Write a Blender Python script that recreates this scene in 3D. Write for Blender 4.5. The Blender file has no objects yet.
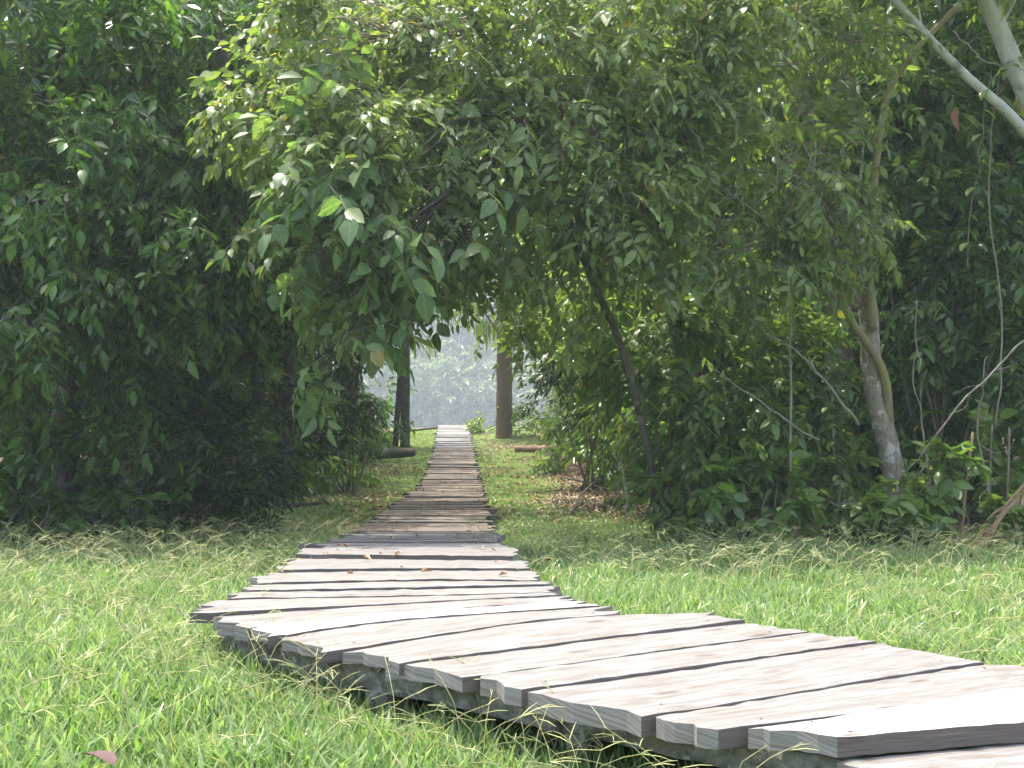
import bpy, math, random
import numpy as np
R = np.random.RandomState(7)
random.seed(7)
S = bpy.context.scene
C = S.collection
F, HY, ZC = 1138.0, 411.0, 1.40          # focal length in pixels, horizon row, eye height

def P(px, py, Y):
    return np.array([(px - 512) / F * Y, Y, ZC + (HY - py) / F * Y])

# ------------------------------------------------------------------ mesh helpers
class MB:
    """collects triangles / quads from numpy blocks"""
    def __init__(s): s.v = []; s.f = []; s.m = []; s.n = 0; s.uv = []
    def add(s, V, faces, mat=0, uv=None):
        V = np.asarray(V, np.float32)
        for f in faces:
            f = np.asarray(f, np.int32)
            if len(f):
                s.f.append(f + s.n); s.m.append(np.full(len(f), mat, np.int32))
        s.v.append(V); s.uv.append(np.zeros((len(V), 2), np.float32) if uv is None else np.asarray(uv, np.float32)); s.n += len(V)
    def mesh(s, name, mats, smooth=True, origin=None, uv=False):
        V = np.concatenate(s.v)
        if origin is not None: V = V - np.asarray(origin, np.float32)
        loops = np.concatenate([f.ravel() for f in s.f])
        sizes = np.concatenate([np.full(len(f), f.shape[1], np.int32) for f in s.f])
        me = bpy.data.meshes.new(name)
        me.vertices.add(len(V)); me.vertices.foreach_set('co', V.astype(np.float32).ravel())
        me.loops.add(len(loops)); me.loops.foreach_set('vertex_index', loops.astype(np.int32))
        me.polygons.add(len(sizes))
        me.polygons.foreach_set('loop_start', np.concatenate([[0], np.cumsum(sizes)[:-1]]).astype(np.int32))
        me.polygons.foreach_set('loop_total', sizes)
        me.polygons.foreach_set('material_index', np.concatenate(s.m))
        me.polygons.foreach_set('use_smooth', np.full(len(sizes), smooth))
        if uv:
            U = np.concatenate(s.uv)[loops]
            l = me.uv_layers.new(name='grain'); l.data.foreach_set('uv', U.astype(np.float32).ravel())
        for m in mats: me.materials.append(m)
        me.update(calc_edges=True); me.validate()
        return me

def link(name, me, parent=None, loc=None, rz=0):
    o = bpy.data.objects.new(name, me); C.objects.link(o)
    if parent is not None: o.parent = parent
    if loc is not None: o.location = [float(a) for a in loc]
    if rz: o.rotation_euler.z = rz
    return o

def tag(o, label=None, cat=None, group=None, kind=None):
    if label: o['label'] = label
    if cat: o['category'] = cat
    if group: o['group'] = group
    if kind: o['kind'] = kind
    return o

def thing(name, label, cat, loc=(0, 0, 0), rz=0, group=None):
    return tag(link(name, None, None, loc, rz), label, cat, group)

def dup(root, loc, rz, sc=1.0, label=None, group=None):
    r = root.copy(); C.objects.link(r); r.location = [float(a) for a in loc]; r.rotation_euler = (0, 0, rz); r.scale = (sc, sc, sc)
    if label: r['label'] = label
    if group: r['group'] = group
    for ch in list(root.children):
        c = ch.copy(); C.objects.link(c); c.parent = r
    return r

def nz(a):
    a = np.asarray(a, float); return a / (np.linalg.norm(a) + 1e-9)

def spline(pts, n):
    """Catmull-Rom through pts (k,d) sampled n times"""
    p = np.asarray(pts, float)
    if len(p) == 2: return p[0] + np.linspace(0, 1, n)[:, None] * (p[1] - p[0])
    q = np.vstack([2 * p[0] - p[1], p, 2 * p[-1] - p[-2]])
    t = np.linspace(0, len(p) - 1 - 1e-6, n); i = t.astype(int); u = (t - i)[:, None]
    a, b, c, d = q[i], q[i + 1], q[i + 2], q[i + 3]
    return 0.5 * (2 * b + (c - a) * u + (2 * a - 5 * b + 4 * c - d) * u ** 2 + (3 * b - 3 * c + d - a) * u ** 3)

def tube(mb, pts, radii, sides=8, n=None, mat=0, rough=0.0, cap=True):
    pts = np.asarray(pts, float)
    n = n or max(4, len(pts) * 4)
    c = spline(pts, n); r = np.interp(np.linspace(0, 1, n), np.linspace(0, 1, len(radii)), radii)
    t = np.gradient(c, axis=0); t /= np.linalg.norm(t, axis=1)[:, None] + 1e-9
    ref = np.where(np.abs(t[:, 2:3]) > .95, np.array([[1., 0, 0]]), np.array([[0, 0, 1.]]))
    ref = np.repeat(ref[:1], n, 0) if abs(t[:, 2]).max() < .95 else np.repeat(np.array([[0.3, 1., 0.05]]), n, 0)
    a = np.cross(t, ref); a /= np.linalg.norm(a, axis=1)[:, None] + 1e-9
    b = np.cross(t, a)
    ang = np.linspace(0, 2 * np.pi, sides, endpoint=False)
    rr = r[:, None] * (1 + rough * R.randn(n, sides))
    V = c[:, None, :] + rr[..., None] * (np.cos(ang)[None, :, None] * a[:, None] + np.sin(ang)[None, :, None] * b[:, None])
    V = V.reshape(-1, 3)
    i, j = np.meshgrid(np.arange(n - 1), np.arange(sides), indexing='ij')
    k = (j + 1) % sides
    Q = np.stack([i * sides + j, i * sides + k, (i + 1) * sides + k, (i + 1) * sides + j], -1).reshape(-1, 4)
    fs = [Q]
    if cap:
        V = np.vstack([V, c[0], c[-1]]); s0 = n * sides
        jj = np.arange(sides); kk = (jj + 1) % sides
        fs.append(np.stack([np.full(sides, s0), kk, jj], -1))
        fs.append(np.stack([np.full(sides, s0 + 1), (n - 1) * sides + jj, (n - 1) * sides + kk], -1))
    mb.add(V, fs, mat)

# ------------------------------------------------------------------ materials
def newmat(name):
    m = bpy.data.materials.new(name); m.use_nodes = True
    nt = m.node_tree; nt.nodes.clear()
    out = nt.nodes.new('ShaderNodeOutputMaterial')
    return m, nt, out
def node(nt, t, **kw):
    n = nt.nodes.new(t)
    for k, v in kw.items():
        if hasattr(n, k): setattr(n, k, v)
        else: n.inputs[k].default_value = v
    return n
def ramp(nt, fac, stops):
    r = nt.nodes.new('ShaderNodeValToRGB'); e = r.color_ramp.elements
    while len(e) > 1: e.remove(e[0])
    e[0].position = stops[0][0]; e[0].color = (*stops[0][1], 1)
    for p, c in stops[1:]:
        x = e.new(p); x.color = (*c, 1)
    nt.links.new(fac, r.inputs[0]); return r.outputs[0]
def mixc(nt, fac, a, b, typ='MIX'):
    m = nt.nodes.new('ShaderNodeMix'); m.data_type = 'RGBA'; m.blend_type = typ
    for s, v in ((0, fac), (6, a), (7, b)):
        if hasattr(v, 'is_linked'): nt.links.new(v, m.inputs[s])
        elif s == 0: m.inputs[0].default_value = v
        else: m.inputs[s].default_value = (*v, 1)
    return m.outputs[2]

def leaf_mat(name, dark, mid, light, odd=(0.30, 0.24, 0.03), trans=0.4, rough=0.38, tint=(2.0, 2.1, 0.9), odd_at=0.975, veins=False):
    m, nt, out = newmat(name)
    g = node(nt, 'ShaderNodeNewGeometry')
    col = ramp(nt, g.outputs['Random Per Island'], [(0, dark), (.45, mid), (.85, light), (odd_at - .005, light), (odd_at, odd)])
    # mottled blade: slow noise over the leaf
    tc = node(nt, 'ShaderNodeTexCoord'); n = node(nt, 'ShaderNodeTexNoise', Scale=24.0, Detail=3.0)
    nt.links.new(tc.outputs['Object'], n.inputs['Vector'])
    col = mixc(nt, 0.5, col, ramp(nt, n.outputs[0], [(.3, (.6, .6, .6)), (.7, (1.25, 1.25, 1.2))]), 'MULTIPLY')
    if veins:
        uv = node(nt, 'ShaderNodeUVMap', uv_map='grain'); sp = node(nt, 'ShaderNodeSeparateXYZ'); nt.links.new(uv.outputs[0], sp.inputs[0])
        ab = node(nt, 'ShaderNodeMath', operation='ABSOLUTE'); nt.links.new(sp.outputs[0], ab.inputs[0])
        col = mixc(nt, ramp(nt, ab.outputs[0], [(0, (.75, .75, .75)), (.035, (.6, .6, .6)), (.07, (0, 0, 0))]), col, (.17, .22, .085))
        ph = node(nt, 'ShaderNodeMath', operation='MULTIPLY_ADD'); ph.inputs[1].default_value = -.75; nt.links.new(ab.outputs[0], ph.inputs[0]); nt.links.new(sp.outputs[1], ph.inputs[2])
        fr = node(nt, 'ShaderNodeMath', operation='PINGPONG'); fr.inputs[1].default_value = .07; nt.links.new(ph.outputs[0], fr.inputs[0])
        k_ = node(nt, 'ShaderNodeMath', operation='MULTIPLY'); k_.inputs[1].default_value = 14.3; nt.links.new(fr.outputs[0], k_.inputs[0])
        col = mixc(nt, 1., col, ramp(nt, k_.outputs[0], [(0, (1.3, 1.3, 1.25)), (.2, (1.0, 1.0, 1.0)), (1, (.9, .9, .9))]), 'MULTIPLY')
    b = node(nt, 'ShaderNodeBsdfPrincipled', Roughness=rough); b.inputs['Specular IOR Level'].default_value = .5
    nt.links.new(col, b.inputs['Base Color'])
    tr = node(nt, 'ShaderNodeBsdfTranslucent')
    nt.links.new(mixc(nt, 1.0, col, tint, 'MULTIPLY'), tr.inputs[0])
    mx = node(nt, 'ShaderNodeMixShader'); mx.inputs[0].default_value = trans
    nt.links.new(b.outputs[0], mx.inputs[1]); nt.links.new(tr.outputs[0], mx.inputs[2])
    nt.links.new(mx.outputs[0], out.inputs[0]); return m

def bark_mat(name, a, b, patch=None, scale=6.0, patch_at=.58):
    m, nt, out = newmat(name)
    tc = node(nt, 'ShaderNodeTexCoord')
    mp = node(nt, 'ShaderNodeMapping'); mp.inputs['Scale'].default_value = (1, 1, .3)
    nt.links.new(tc.outputs['Object'], mp.inputs[0])
    n = node(nt, 'ShaderNodeTexNoise', Scale=scale * 3, Detail=8.0, Roughness=.65); nt.links.new(mp.outputs[0], n.inputs['Vector'])
    col = ramp(nt, n.outputs[0], [(.3, a), (.7, b)])
    if patch:
        n2 = node(nt, 'ShaderNodeTexNoise', Scale=scale, Detail=5.0); nt.links.new(tc.outputs['Object'], n2.inputs['Vector'])
        col = mixc(nt, ramp(nt, n2.outputs[0], [(patch_at - .03, (0, 0, 0)), (patch_at + .05, (1, 1, 1))]), col, patch)
    p = node(nt, 'ShaderNodeBsdfPrincipled', Roughness=.9); nt.links.new(col, p.inputs['Base Color'])
    bm = node(nt, 'ShaderNodeBump', Strength=.6, Distance=.02); nt.links.new(n.outputs[0], bm.inputs['Height']); nt.links.new(bm.outputs[0], p.inputs['Normal'])
    nt.links.new(p.outputs[0], out.inputs[0]); return m

def wood_mat(name, cols, tintlo=(.78, .75, .73), tinthi=(1.25, 1.24, 1.24)):
    m, nt, out = newmat(name)
    uv = node(nt, 'ShaderNodeUVMap', uv_map='grain'); g = node(nt, 'ShaderNodeNewGeometry')
    mp = node(nt, 'ShaderNodeMapping'); mp.inputs['Scale'].default_value = (1.3, 42, 1); nt.links.new(uv.outputs[0], mp.inputs[0])
    n = node(nt, 'ShaderNodeTexNoise', Scale=1.6, Detail=9.0, Roughness=.75, Distortion=.08); nt.links.new(mp.outputs[0], n.inputs['Vector'])
    col = ramp(nt, n.outputs[0], [(.25, cols[0]), (.45, cols[1]), (.62, cols[2]), (.8, cols[3])])
    mp2 = node(nt, 'ShaderNodeMapping'); mp2.inputs['Scale'].default_value = (1.6, 7., 1); nt.links.new(uv.outputs[0], mp2.inputs[0])
    n2 = node(nt, 'ShaderNodeTexNoise', Scale=2.2, Detail=9.0, Roughness=.72); nt.links.new(mp2.outputs[0], n2.inputs['Vector'])
    col = mixc(nt, ramp(nt, n2.outputs[0], [(.44, (0, 0, 0)), (.62, (.8, .8, .8))]), col, (.108, .093, .077))   # brown weather stains
    # dark checks along the grain
    mp3 = node(nt, 'ShaderNodeMapping'); mp3.inputs['Scale'].default_value = (.8, 55, 1); nt.links.new(uv.outputs[0], mp3.inputs[0])
    n3 = node(nt, 'ShaderNodeTexNoise', Scale=1.5, Detail=2.0); nt.links.new(mp3.outputs[0], n3.inputs['Vector'])
    col = mixc(nt, ramp(nt, n3.outputs[0], [(.66, (0, 0, 0)), (.71, (.8, .8, .8))]), col, (.10, .08, .07))
    # knots
    mp5 = node(nt, 'ShaderNodeMapping'); mp5.inputs['Scale'].default_value = (1.6, 4.2, 1); nt.links.new(uv.outputs[0], mp5.inputs[0])
    vo = node(nt, 'ShaderNodeTexVoronoi', Scale=1.3); nt.links.new(mp5.outputs[0], vo.inputs['Vector'])
    col = mixc(nt, ramp(nt, vo.outputs['Distance'], [(.0, (.9, .9, .9)), (.08, (.75, .75, .75)), (.17, (0, 0, 0))]), col, (.075, .055, .045))
    # grime blotches and speckle
    n4 = node(nt, 'ShaderNodeTexNoise', Scale=55.0, Detail=4.0); nt.links.new(uv.outputs[0], n4.inputs['Vector'])
    col = mixc(nt, ramp(nt, n4.outputs[0], [(.66, (0, 0, 0)), (.72, (.6, .6, .6))]), col, (.13, .10, .09))
    col = mixc(nt, 1.0, col, ramp(nt, g.outputs['Random Per Island'], [(0, tintlo), (.5, (.97, .965, .96)), (1, tinthi)]), 'MULTIPLY')
    p = node(nt, 'ShaderNodeBsdfPrincipled', Roughness=.7); nt.links.new(col, p.inputs['Base Color']); p.inputs['Specular IOR Level'].default_value = .22
    bm = node(nt, 'ShaderNodeBump', Strength=.5, Distance=.008)
    ad = node(nt, 'ShaderNodeMath', operation='SUBTRACT'); nt.links.new(n.outputs[0], ad.inputs[0]); nt.links.new(n3.outputs[0], ad.inputs[1])
    nt.links.new(ad.outputs[0], bm.inputs['Height']); nt.links.new(bm.outputs[0], p.inputs['Normal'])
    nt.links.new(p.outputs[0], out.inputs[0]); return m

M = {}
M['leaf_dark']  = leaf_mat('leaf_dark',  (.024, .064, .012), (.046, .110, .019), (.105, .205, .038), trans=.40, rough=.32, odd_at=.998, veins=True)
M['leaf_mid']   = leaf_mat('leaf_mid',   (.064, .118, .028), (.098, .170, .038), (.150, .232, .055), trans=.44, odd_at=.995, veins=True)
M['leaf_pale']  = leaf_mat('leaf_pale',  (.092, .140, .042), (.135, .195, .058), (.195, .260, .082), trans=.42, rough=.42, odd_at=.99, veins=True)
M['leaf_big']   = leaf_mat('leaf_big',   (.065, .118, .046), (.095, .165, .062), (.145, .220, .085), trans=.46, rough=.45, odd=(.30, .20, .05), odd_at=.997, veins=True)
M['leaf_yellow'] = leaf_mat('leaf_yellow', (.055, .105, .020), (.095, .160, .030), (.150, .215, .045), trans=.5)
M['leaf_gloss'] = leaf_mat('leaf_gloss', (.016, .040, .010), (.026, .064, .015), (.048, .100, .022), trans=.25, rough=.22, odd_at=.998, veins=True)
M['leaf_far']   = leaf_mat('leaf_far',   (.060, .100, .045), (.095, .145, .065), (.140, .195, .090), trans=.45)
M['palm']       = leaf_mat('palm',       (.060, .110, .020), (.100, .170, .028), (.150, .210, .040), trans=.5)
M['dry']        = leaf_mat('dry', (.22, .13, .07), (.32, .20, .11), (.42, .29, .18), odd=(.25, .15, .08), trans=.15, rough=.8, tint=(1.2, 1.1, .9))
M['rust_leaf']  = leaf_mat('rust_leaf', (.15, .065, .03), (.19, .08, .035), (.22, .10, .04), odd=(.25, .09, .04), trans=.2, rough=.7, tint=(1.2, 1., .8))
M['maroon_leaf'] = leaf_mat('maroon_leaf', (.055, .027, .025), (.07, .032, .03), (.08, .036, .032), odd=(.2, .08, .07), trans=.1, rough=.7, tint=(1.2, 1., .8))
M['grass']      = leaf_mat('grass', (.122, .212, .056), (.172, .280, .086), (.275, .360, .180), odd=(.34, .32, .15), trans=.42, rough=.34, tint=(1.45, 1.5, .9), odd_at=.97)
M['stem']       = leaf_mat('stem', (.30, .34, .11), (.36, .38, .15), (.44, .44, .22), odd=(.42, .40, .24), trans=.2, rough=.6, tint=(1.1, 1.1, .9))
M['bark_pale']  = bark_mat('bark_pale', (.15, .118, .085), (.31, .26, .20), (.42, .39, .34), 9.0, .56)
M['bark_moss']  = bark_mat('bark_moss', (.14, .11, .07), (.27, .22, .14), (.22, .20, .07), 5.0, .52)
M['bark_white'] = bark_mat('bark_white', (.34, .325, .305), (.50, .485, .46), (.20, .185, .17), 3.5, .60)
M['bark_dark']  = bark_mat('bark_dark', (.05, .04, .03), (.12, .095, .075), (.16, .16, .12), 5.0, .60)
M['bark_brown'] = bark_mat('bark_brown', (.13, .075, .05), (.25, .16, .11), (.18, .12, .09), 3.0, .58)
M['twig']       = bark_mat('twig', (.10, .08, .06), (.22, .19, .15))
M['twig_pale']  = bark_mat('twig_pale', (.17, .14, .105), (.30, .265, .215))
M['log_dark']   = bark_mat('log_dark', (.03, .024, .02), (.075, .06, .048))
M['plank']      = wood_mat('plank', ((.069, .065, .060), (.142, .141, .135), (.222, .223, .217), (.310, .313, .307)))
M['plank_white'] = wood_mat('plank_white', ((.30, .29, .28), (.37, .36, .35), (.43, .42, .41), (.48, .47, .46)), (.95, .95, .95), (1.05, 1.05, 1.05))
M['plank_far']  = wood_mat('plank_far', ((.08, .06, .046), (.145, .115, .092), (.21, .175, .146), (.27, .235, .205)), (.6, .55, .5), (1.2, 1.15, 1.08))
M['plank_edge'] = wood_mat('plank_edge', ((.07, .055, .05), (.13, .105, .095), (.20, .175, .16), (.27, .245, .225)))  # darker edge wood: mossy grime, plus the faces' shade put into the colour
M['plank_end'] = wood_mat('plank_end', ((.12, .11, .10), (.24, .225, .21), (.36, .345, .33), (.46, .45, .43)))
def beam_mat():
    m, nt, out = newmat('weathered_beam')
    tc = node(nt, 'ShaderNodeTexCoord')
    n = node(nt, 'ShaderNodeTexNoise', Scale=9.0, Detail=9.0, Roughness=.68); nt.links.new(tc.outputs['Object'], n.inputs['Vector'])
    col = ramp(nt, n.outputs[0], [(.34, (.035, .032, .026)), (.44, (.11, .105, .09)), (.56, (.23, .22, .20)), (.72, (.36, .355, .34))])
    n2 = node(nt, 'ShaderNodeTexNoise', Scale=22.0, Detail=5.0); nt.links.new(tc.outputs['Object'], n2.inputs['Vector'])
    col = mixc(nt, ramp(nt, n2.outputs[0], [(.58, (0, 0, 0)), (.66, (.7, .7, .7))]), col, (.42, .42, .40))
    n3 = node(nt, 'ShaderNodeTexNoise', Scale=3.0, Detail=4.0); nt.links.new(tc.outputs['Object'], n3.inputs['Vector'])
    col = mixc(nt, ramp(nt, n3.outputs[0], [(.50, (0, 0, 0)), (.68, (.7, .7, .7))]), col, (.16, .14, .06))
    p = node(nt, 'ShaderNodeBsdfPrincipled', Roughness=.9); nt.links.new(col, p.inputs['Base Color'])
    bm = node(nt, 'ShaderNodeBump', Strength=.9, Distance=.02); nt.links.new(n.outputs[0], bm.inputs['Height']); nt.links.new(bm.outputs[0], p.inputs['Normal'])
    nt.links.new(p.outputs[0], out.inputs[0]); return m
M['beam'] = beam_mat()

def ground_mat():
    m, nt, out = newmat('ground')
    tc = node(nt, 'ShaderNodeTexCoord'); at = node(nt, 'ShaderNodeAttribute', attribute_name='lawn')
    def noise(sc, det=6.0, r=.6):
        n = node(nt, 'ShaderNodeTexNoise', Scale=sc, Detail=det, Roughness=r); nt.links.new(tc.outputs['Object'], n.inputs['Vector']); return n.outputs[0]
    soil = ramp(nt, noise(7.0, 9.0, .7), [(.3, (.030, .022, .015)), (.5, (.075, .055, .036)), (.68, (.15, .11, .07))])
    lit = node(nt, 'ShaderNodeTexVoronoi', Scale=9.0); nt.links.new(tc.outputs['Object'], lit.inputs['Vector'])
    litter = ramp(nt, lit.outputs['Color'], [(.2, (.05, .035, .022)), (.5, (.14, .095, .055)), (.8, (.26, .19, .12))])
    soil = mixc(nt, ramp(nt, noise(1.3), [(.4, (0, 0, 0)), (.6, (1, 1, 1))]), soil, litter)
    lawn = ramp(nt, noise(11.0, 8.0, .75), [(.3, (.045, .075, .014)), (.5, (.085, .13, .024)), (.7, (.14, .19, .045))])
    mk = node(nt, 'ShaderNodeMath', operation='MULTIPLY_ADD'); mk.inputs[1].default_value = .7; nt.links.new(noise(2.5, 8.0, .7), mk.inputs[0])
    nt.links.new(at.outputs['Fac'], mk.inputs[2])
    col = mixc(nt, ramp(nt, mk.outputs[0], [(.72, (0, 0, 0)), (.95, (1, 1, 1))]), soil, lawn)
    p = node(nt, 'ShaderNodeBsdfPrincipled', Roughness=.95); nt.links.new(col, p.inputs['Base Color']); p.inputs['Specular IOR Level'].default_value = .2
    bm = node(nt, 'ShaderNodeBump', Strength=.8, Distance=.05); nt.links.new(noise(18.0, 6.0, .7), bm.inputs['Height']); nt.links.new(bm.outputs[0], p.inputs['Normal'])
    nt.links.new(p.outputs[0], out.inputs[0]); return m
M['ground'] = ground_mat()

# ------------------------------------------------------------------ terrain and the boardwalk's course
HT = np.array([(0, 1.04), (6.9, 1.04), (9.4, 1.14), (12.9, 1.35), (19, 1.57), (27, 1.83), (31, 1.86), (35, 1.78), (38.8, 1.64), (45, 1.38), (50, 1.10), (55, .80), (58, .70), (62, .75), (70, 1.4)])
def deckH(Y): return np.interp(Y, HT[:, 0], HT[:, 1])
CX = np.array([(0, -.3), (6.9, -.67), (9.4, -.85), (12.9, -.985), (19, -1.2), (27, -1.47), (38.8, -2.0), (55, -2.83), (70, -3.6)])
def cx(Y): return np.interp(Y, CX[:, 0], CX[:, 1])
def wd(Y): return np.interp(Y, [0, 9.0, 9.6, 10.3, 13, 80], [1.78, 1.78, 1.66, 1.56, 1.5, 1.5])
def clr(Y): return np.interp(Y, [0, 9, 16, 60], [.36, .30, .17, .12])
def D(px, py):
    Ys = np.linspace(2.2, 58, 6000); r = HY + F * deckH(Ys) / Ys
    Y = np.interp(-py, -r, Ys); return np.array([(px - 512) / F * Y, Y])

def ground_z(x, y):
    x = np.asarray(x, float); y = np.asarray(y, float)
    base = ZC - deckH(np.clip(y, 0, 58)) - clr(np.clip(y, 0, 60))
    far = np.interp(y, [56, 62, 74, 100, 112, 250, 400], [0, -.25, -3.2, -3.4, -3.4, -3.3, 8.0])
    z = base + far
    d = x - cx(np.clip(y, 0, 70))
    k = np.clip((y - 12) / 20, 0, 1) * np.clip((75 - y) / 15, 0, 1)
    z = z + k * (.06 * np.clip(d - 1.3, 0, 14) + .035 * np.clip(-d - 1.3, 0, 14))
    z = z + .035 * np.sin(x * 1.3 + 1) * np.sin(y * .9) + .02 * np.sin(x * 3.1) * np.sin(y * 2.7 + .5)
    return z

def lawn_amount(x, y):
    """1 in the clearing and along the walk, falling off under the trees"""
    d = x - cx(np.clip(y, 0, 70))
    w = np.interp(y, [0, 11.5, 13, 14.5, 16, 22, 30, 45, 56], [30, 30, 8, 4.4, 3.0, 2.6, 2.6, 2.8, 3.0])
    wr = np.interp(y, [0, 12, 13.5, 15, 22, 30, 45, 56], [30, 30, 9, 3.2, 3.4, 3.0, 3.4, 4.0])
    lim = np.where(d < 0, w, wr)
    return np.clip((lim - np.abs(d)) / 1.2 + .5, 0, 1)

def build_ground():
    xs = np.unique(np.concatenate([np.linspace(-9, 9, 110), np.linspace(-40, 40, 90), np.linspace(-260, 260, 60)]))
    ys = np.unique(np.concatenate([np.linspace(2, 18, 110), np.linspace(18, 75, 110), np.linspace(-30, 2, 20), np.linspace(75, 420, 60)]))
    X, Y = np.meshgrid(xs, ys, indexing='ij'); Z = ground_z(X, Y)
    V = np.stack([X, Y, Z], -1).reshape(-1, 3); n, m = len(xs), len(ys)
    i, j = np.meshgrid(np.arange(n - 1), np.arange(m - 1), indexing='ij')
    Q = np.stack([i * m + j, (i + 1) * m + j, (i + 1) * m + j + 1, i * m + j + 1], -1).reshape(-1, 4)
    mb = MB(); mb.add(V, [Q]); me = mb.mesh('ground', [M['ground']])
    a = me.attributes.new('lawn', 'FLOAT', 'POINT'); a.data.foreach_set('value', lawn_amount(V[:, 0], V[:, 1]).astype(np.float32))
    o = link('ground', me); tag(o, 'grassy clearing that dips and rises into a shaded forest floor', None, None, 'structure')
build_ground()

# ------------------------------------------------------------------ the boardwalk
def plank_block(mb, near, far, ztop, th=.05, n=26, gap=.012, tilt=0., mat=0, ragged=.012, endr=.02, warp=.0012, nails=False):
    """near / far: polylines (k,2) of the board's two long edges from left end to right end, in plan"""
    a = spline(np.asarray(near, float), n); b = spline(np.asarray(far, float), n)
    w = np.linalg.norm(b - a, axis=1)[:, None] + 1e-6; u = (b - a) / w
    def wob(s):
        x = np.linspace(0, 1, n); return (np.sin(x * R.uniform(2, 5) + R.uniform(0, 6)) * .35 + np.sin(x * R.uniform(9, 18) + R.uniform(0, 6)) * .10 + R.randn(n) * .10) * s
    a = a + u * (gap + wob(ragged) * .5)[:, None]; b = b - u * (gap + wob(ragged) * .5)[:, None]
    along = nz(np.append((a[-1] + b[-1] - a[0] - b[0]), 0))[:2]
    K = 7                                    # points across the top
    s = np.linspace(0, 1, K)
    top = a[:, None] + (b - a)[:, None] * s[None, :, None]
    e0, e1 = R.randn(K) * endr, R.randn(K) * endr
    fall = np.clip(1 - np.arange(n) / 2.5, 0, 1)
    top = top + along * (fall[:, None] * e0 + fall[::-1][:, None] * e1)[..., None]
    x = np.linspace(-1, 1, n)
    dz = warp * np.sin(x * R.uniform(1, 3) + R.uniform(0, 6)) + R.randn(n) * .0012
    z = np.full((n, K), 0.) + (ztop(top[..., 0], top[..., 1]) if callable(ztop) else ztop)
    z = z + dz[:, None] + tilt * (s[None] - .5) + R.randn(n, K) * .0007
    z[:, 0] -= .004 + np.abs(R.randn(n)) * .0011; z[:, -1] -= .004 + np.abs(R.randn(n)) * .0011
    T = np.concatenate([top, z[..., None]], -1)
    thk = th * (1 + .12 * R.randn())
    Bt = T.copy(); Bt[..., 2] = z - thk + R.randn(n, K) * .002
    # shift bottoms slightly inward for a worn edge
    V = np.concatenate([T.reshape(-1, 3), Bt.reshape(-1, 3)]); o = n * K
    i, j = np.meshgrid(np.arange(n - 1), np.arange(K - 1), indexing='ij')
    q = lambda i, j: i * K + j
    top_f = np.stack([q(i, j), q(i + 1, j), q(i + 1, j + 1), q(i, j + 1)], -1).reshape(-1, 4)
    bot_f = top_f[:, ::-1] + o
    ii = np.arange(n - 1); jj = np.arange(K - 1)
    s1 = np.stack([q(ii, 0), q(ii, 0) + o, q(ii + 1, 0) + o, q(ii + 1, 0)], -1)
    s2 = np.stack([q(ii + 1, K - 1), q(ii + 1, K - 1) + o, q(ii, K - 1) + o, q(ii, K - 1)], -1)
    s3 = np.stack([q(0, jj + 1), q(0, jj + 1) + o, q(0, jj) + o, q(0, jj)], -1)
    s4 = np.stack([q(n - 1, jj), q(n - 1, jj) + o, q(n - 1, jj + 1) + o, q(n - 1, jj + 1)], -1)
    L = np.linalg.norm(b[-1] - a[0]); W = float(w.mean())
    off = R.uniform(0, 40, 2)
    uu = off[0] + np.linspace(0, L, n)[:, None] + 0 * s; vv = off[1] + s[None] * W + 0 * uu
    UV = np.stack([uu, vv], -1).reshape(-1, 2); UVb = UV + [0, .35]
    UVs = np.concatenate([UV, UVb]); n0 = mb.n; mb.add(V, [top_f, bot_f], mat, UVs)
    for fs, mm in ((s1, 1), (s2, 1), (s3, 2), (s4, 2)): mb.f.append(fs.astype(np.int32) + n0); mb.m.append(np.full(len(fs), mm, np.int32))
    if nails:
        an = np.linspace(0, 2 * np.pi, 7)[:-1]
        for i in (max(2, int(n * .10)), n - 1 - max(2, int(n * .10))):
            for j in (1, K - 2):
                if R.rand() < .2: continue
                c = T[i, j] + np.append(along * R.randn() * .02, .0016); rd = R.uniform(.005, .008)
                mb.add(np.vstack([c + [0, 0, .0015], c + np.stack([np.cos(an) * rd, np.sin(an) * rd, 0 * an], -1)]), [np.array([[0, 1 + q, 1 + (q + 1) % 6] for q in range(6)])], 3)

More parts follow.
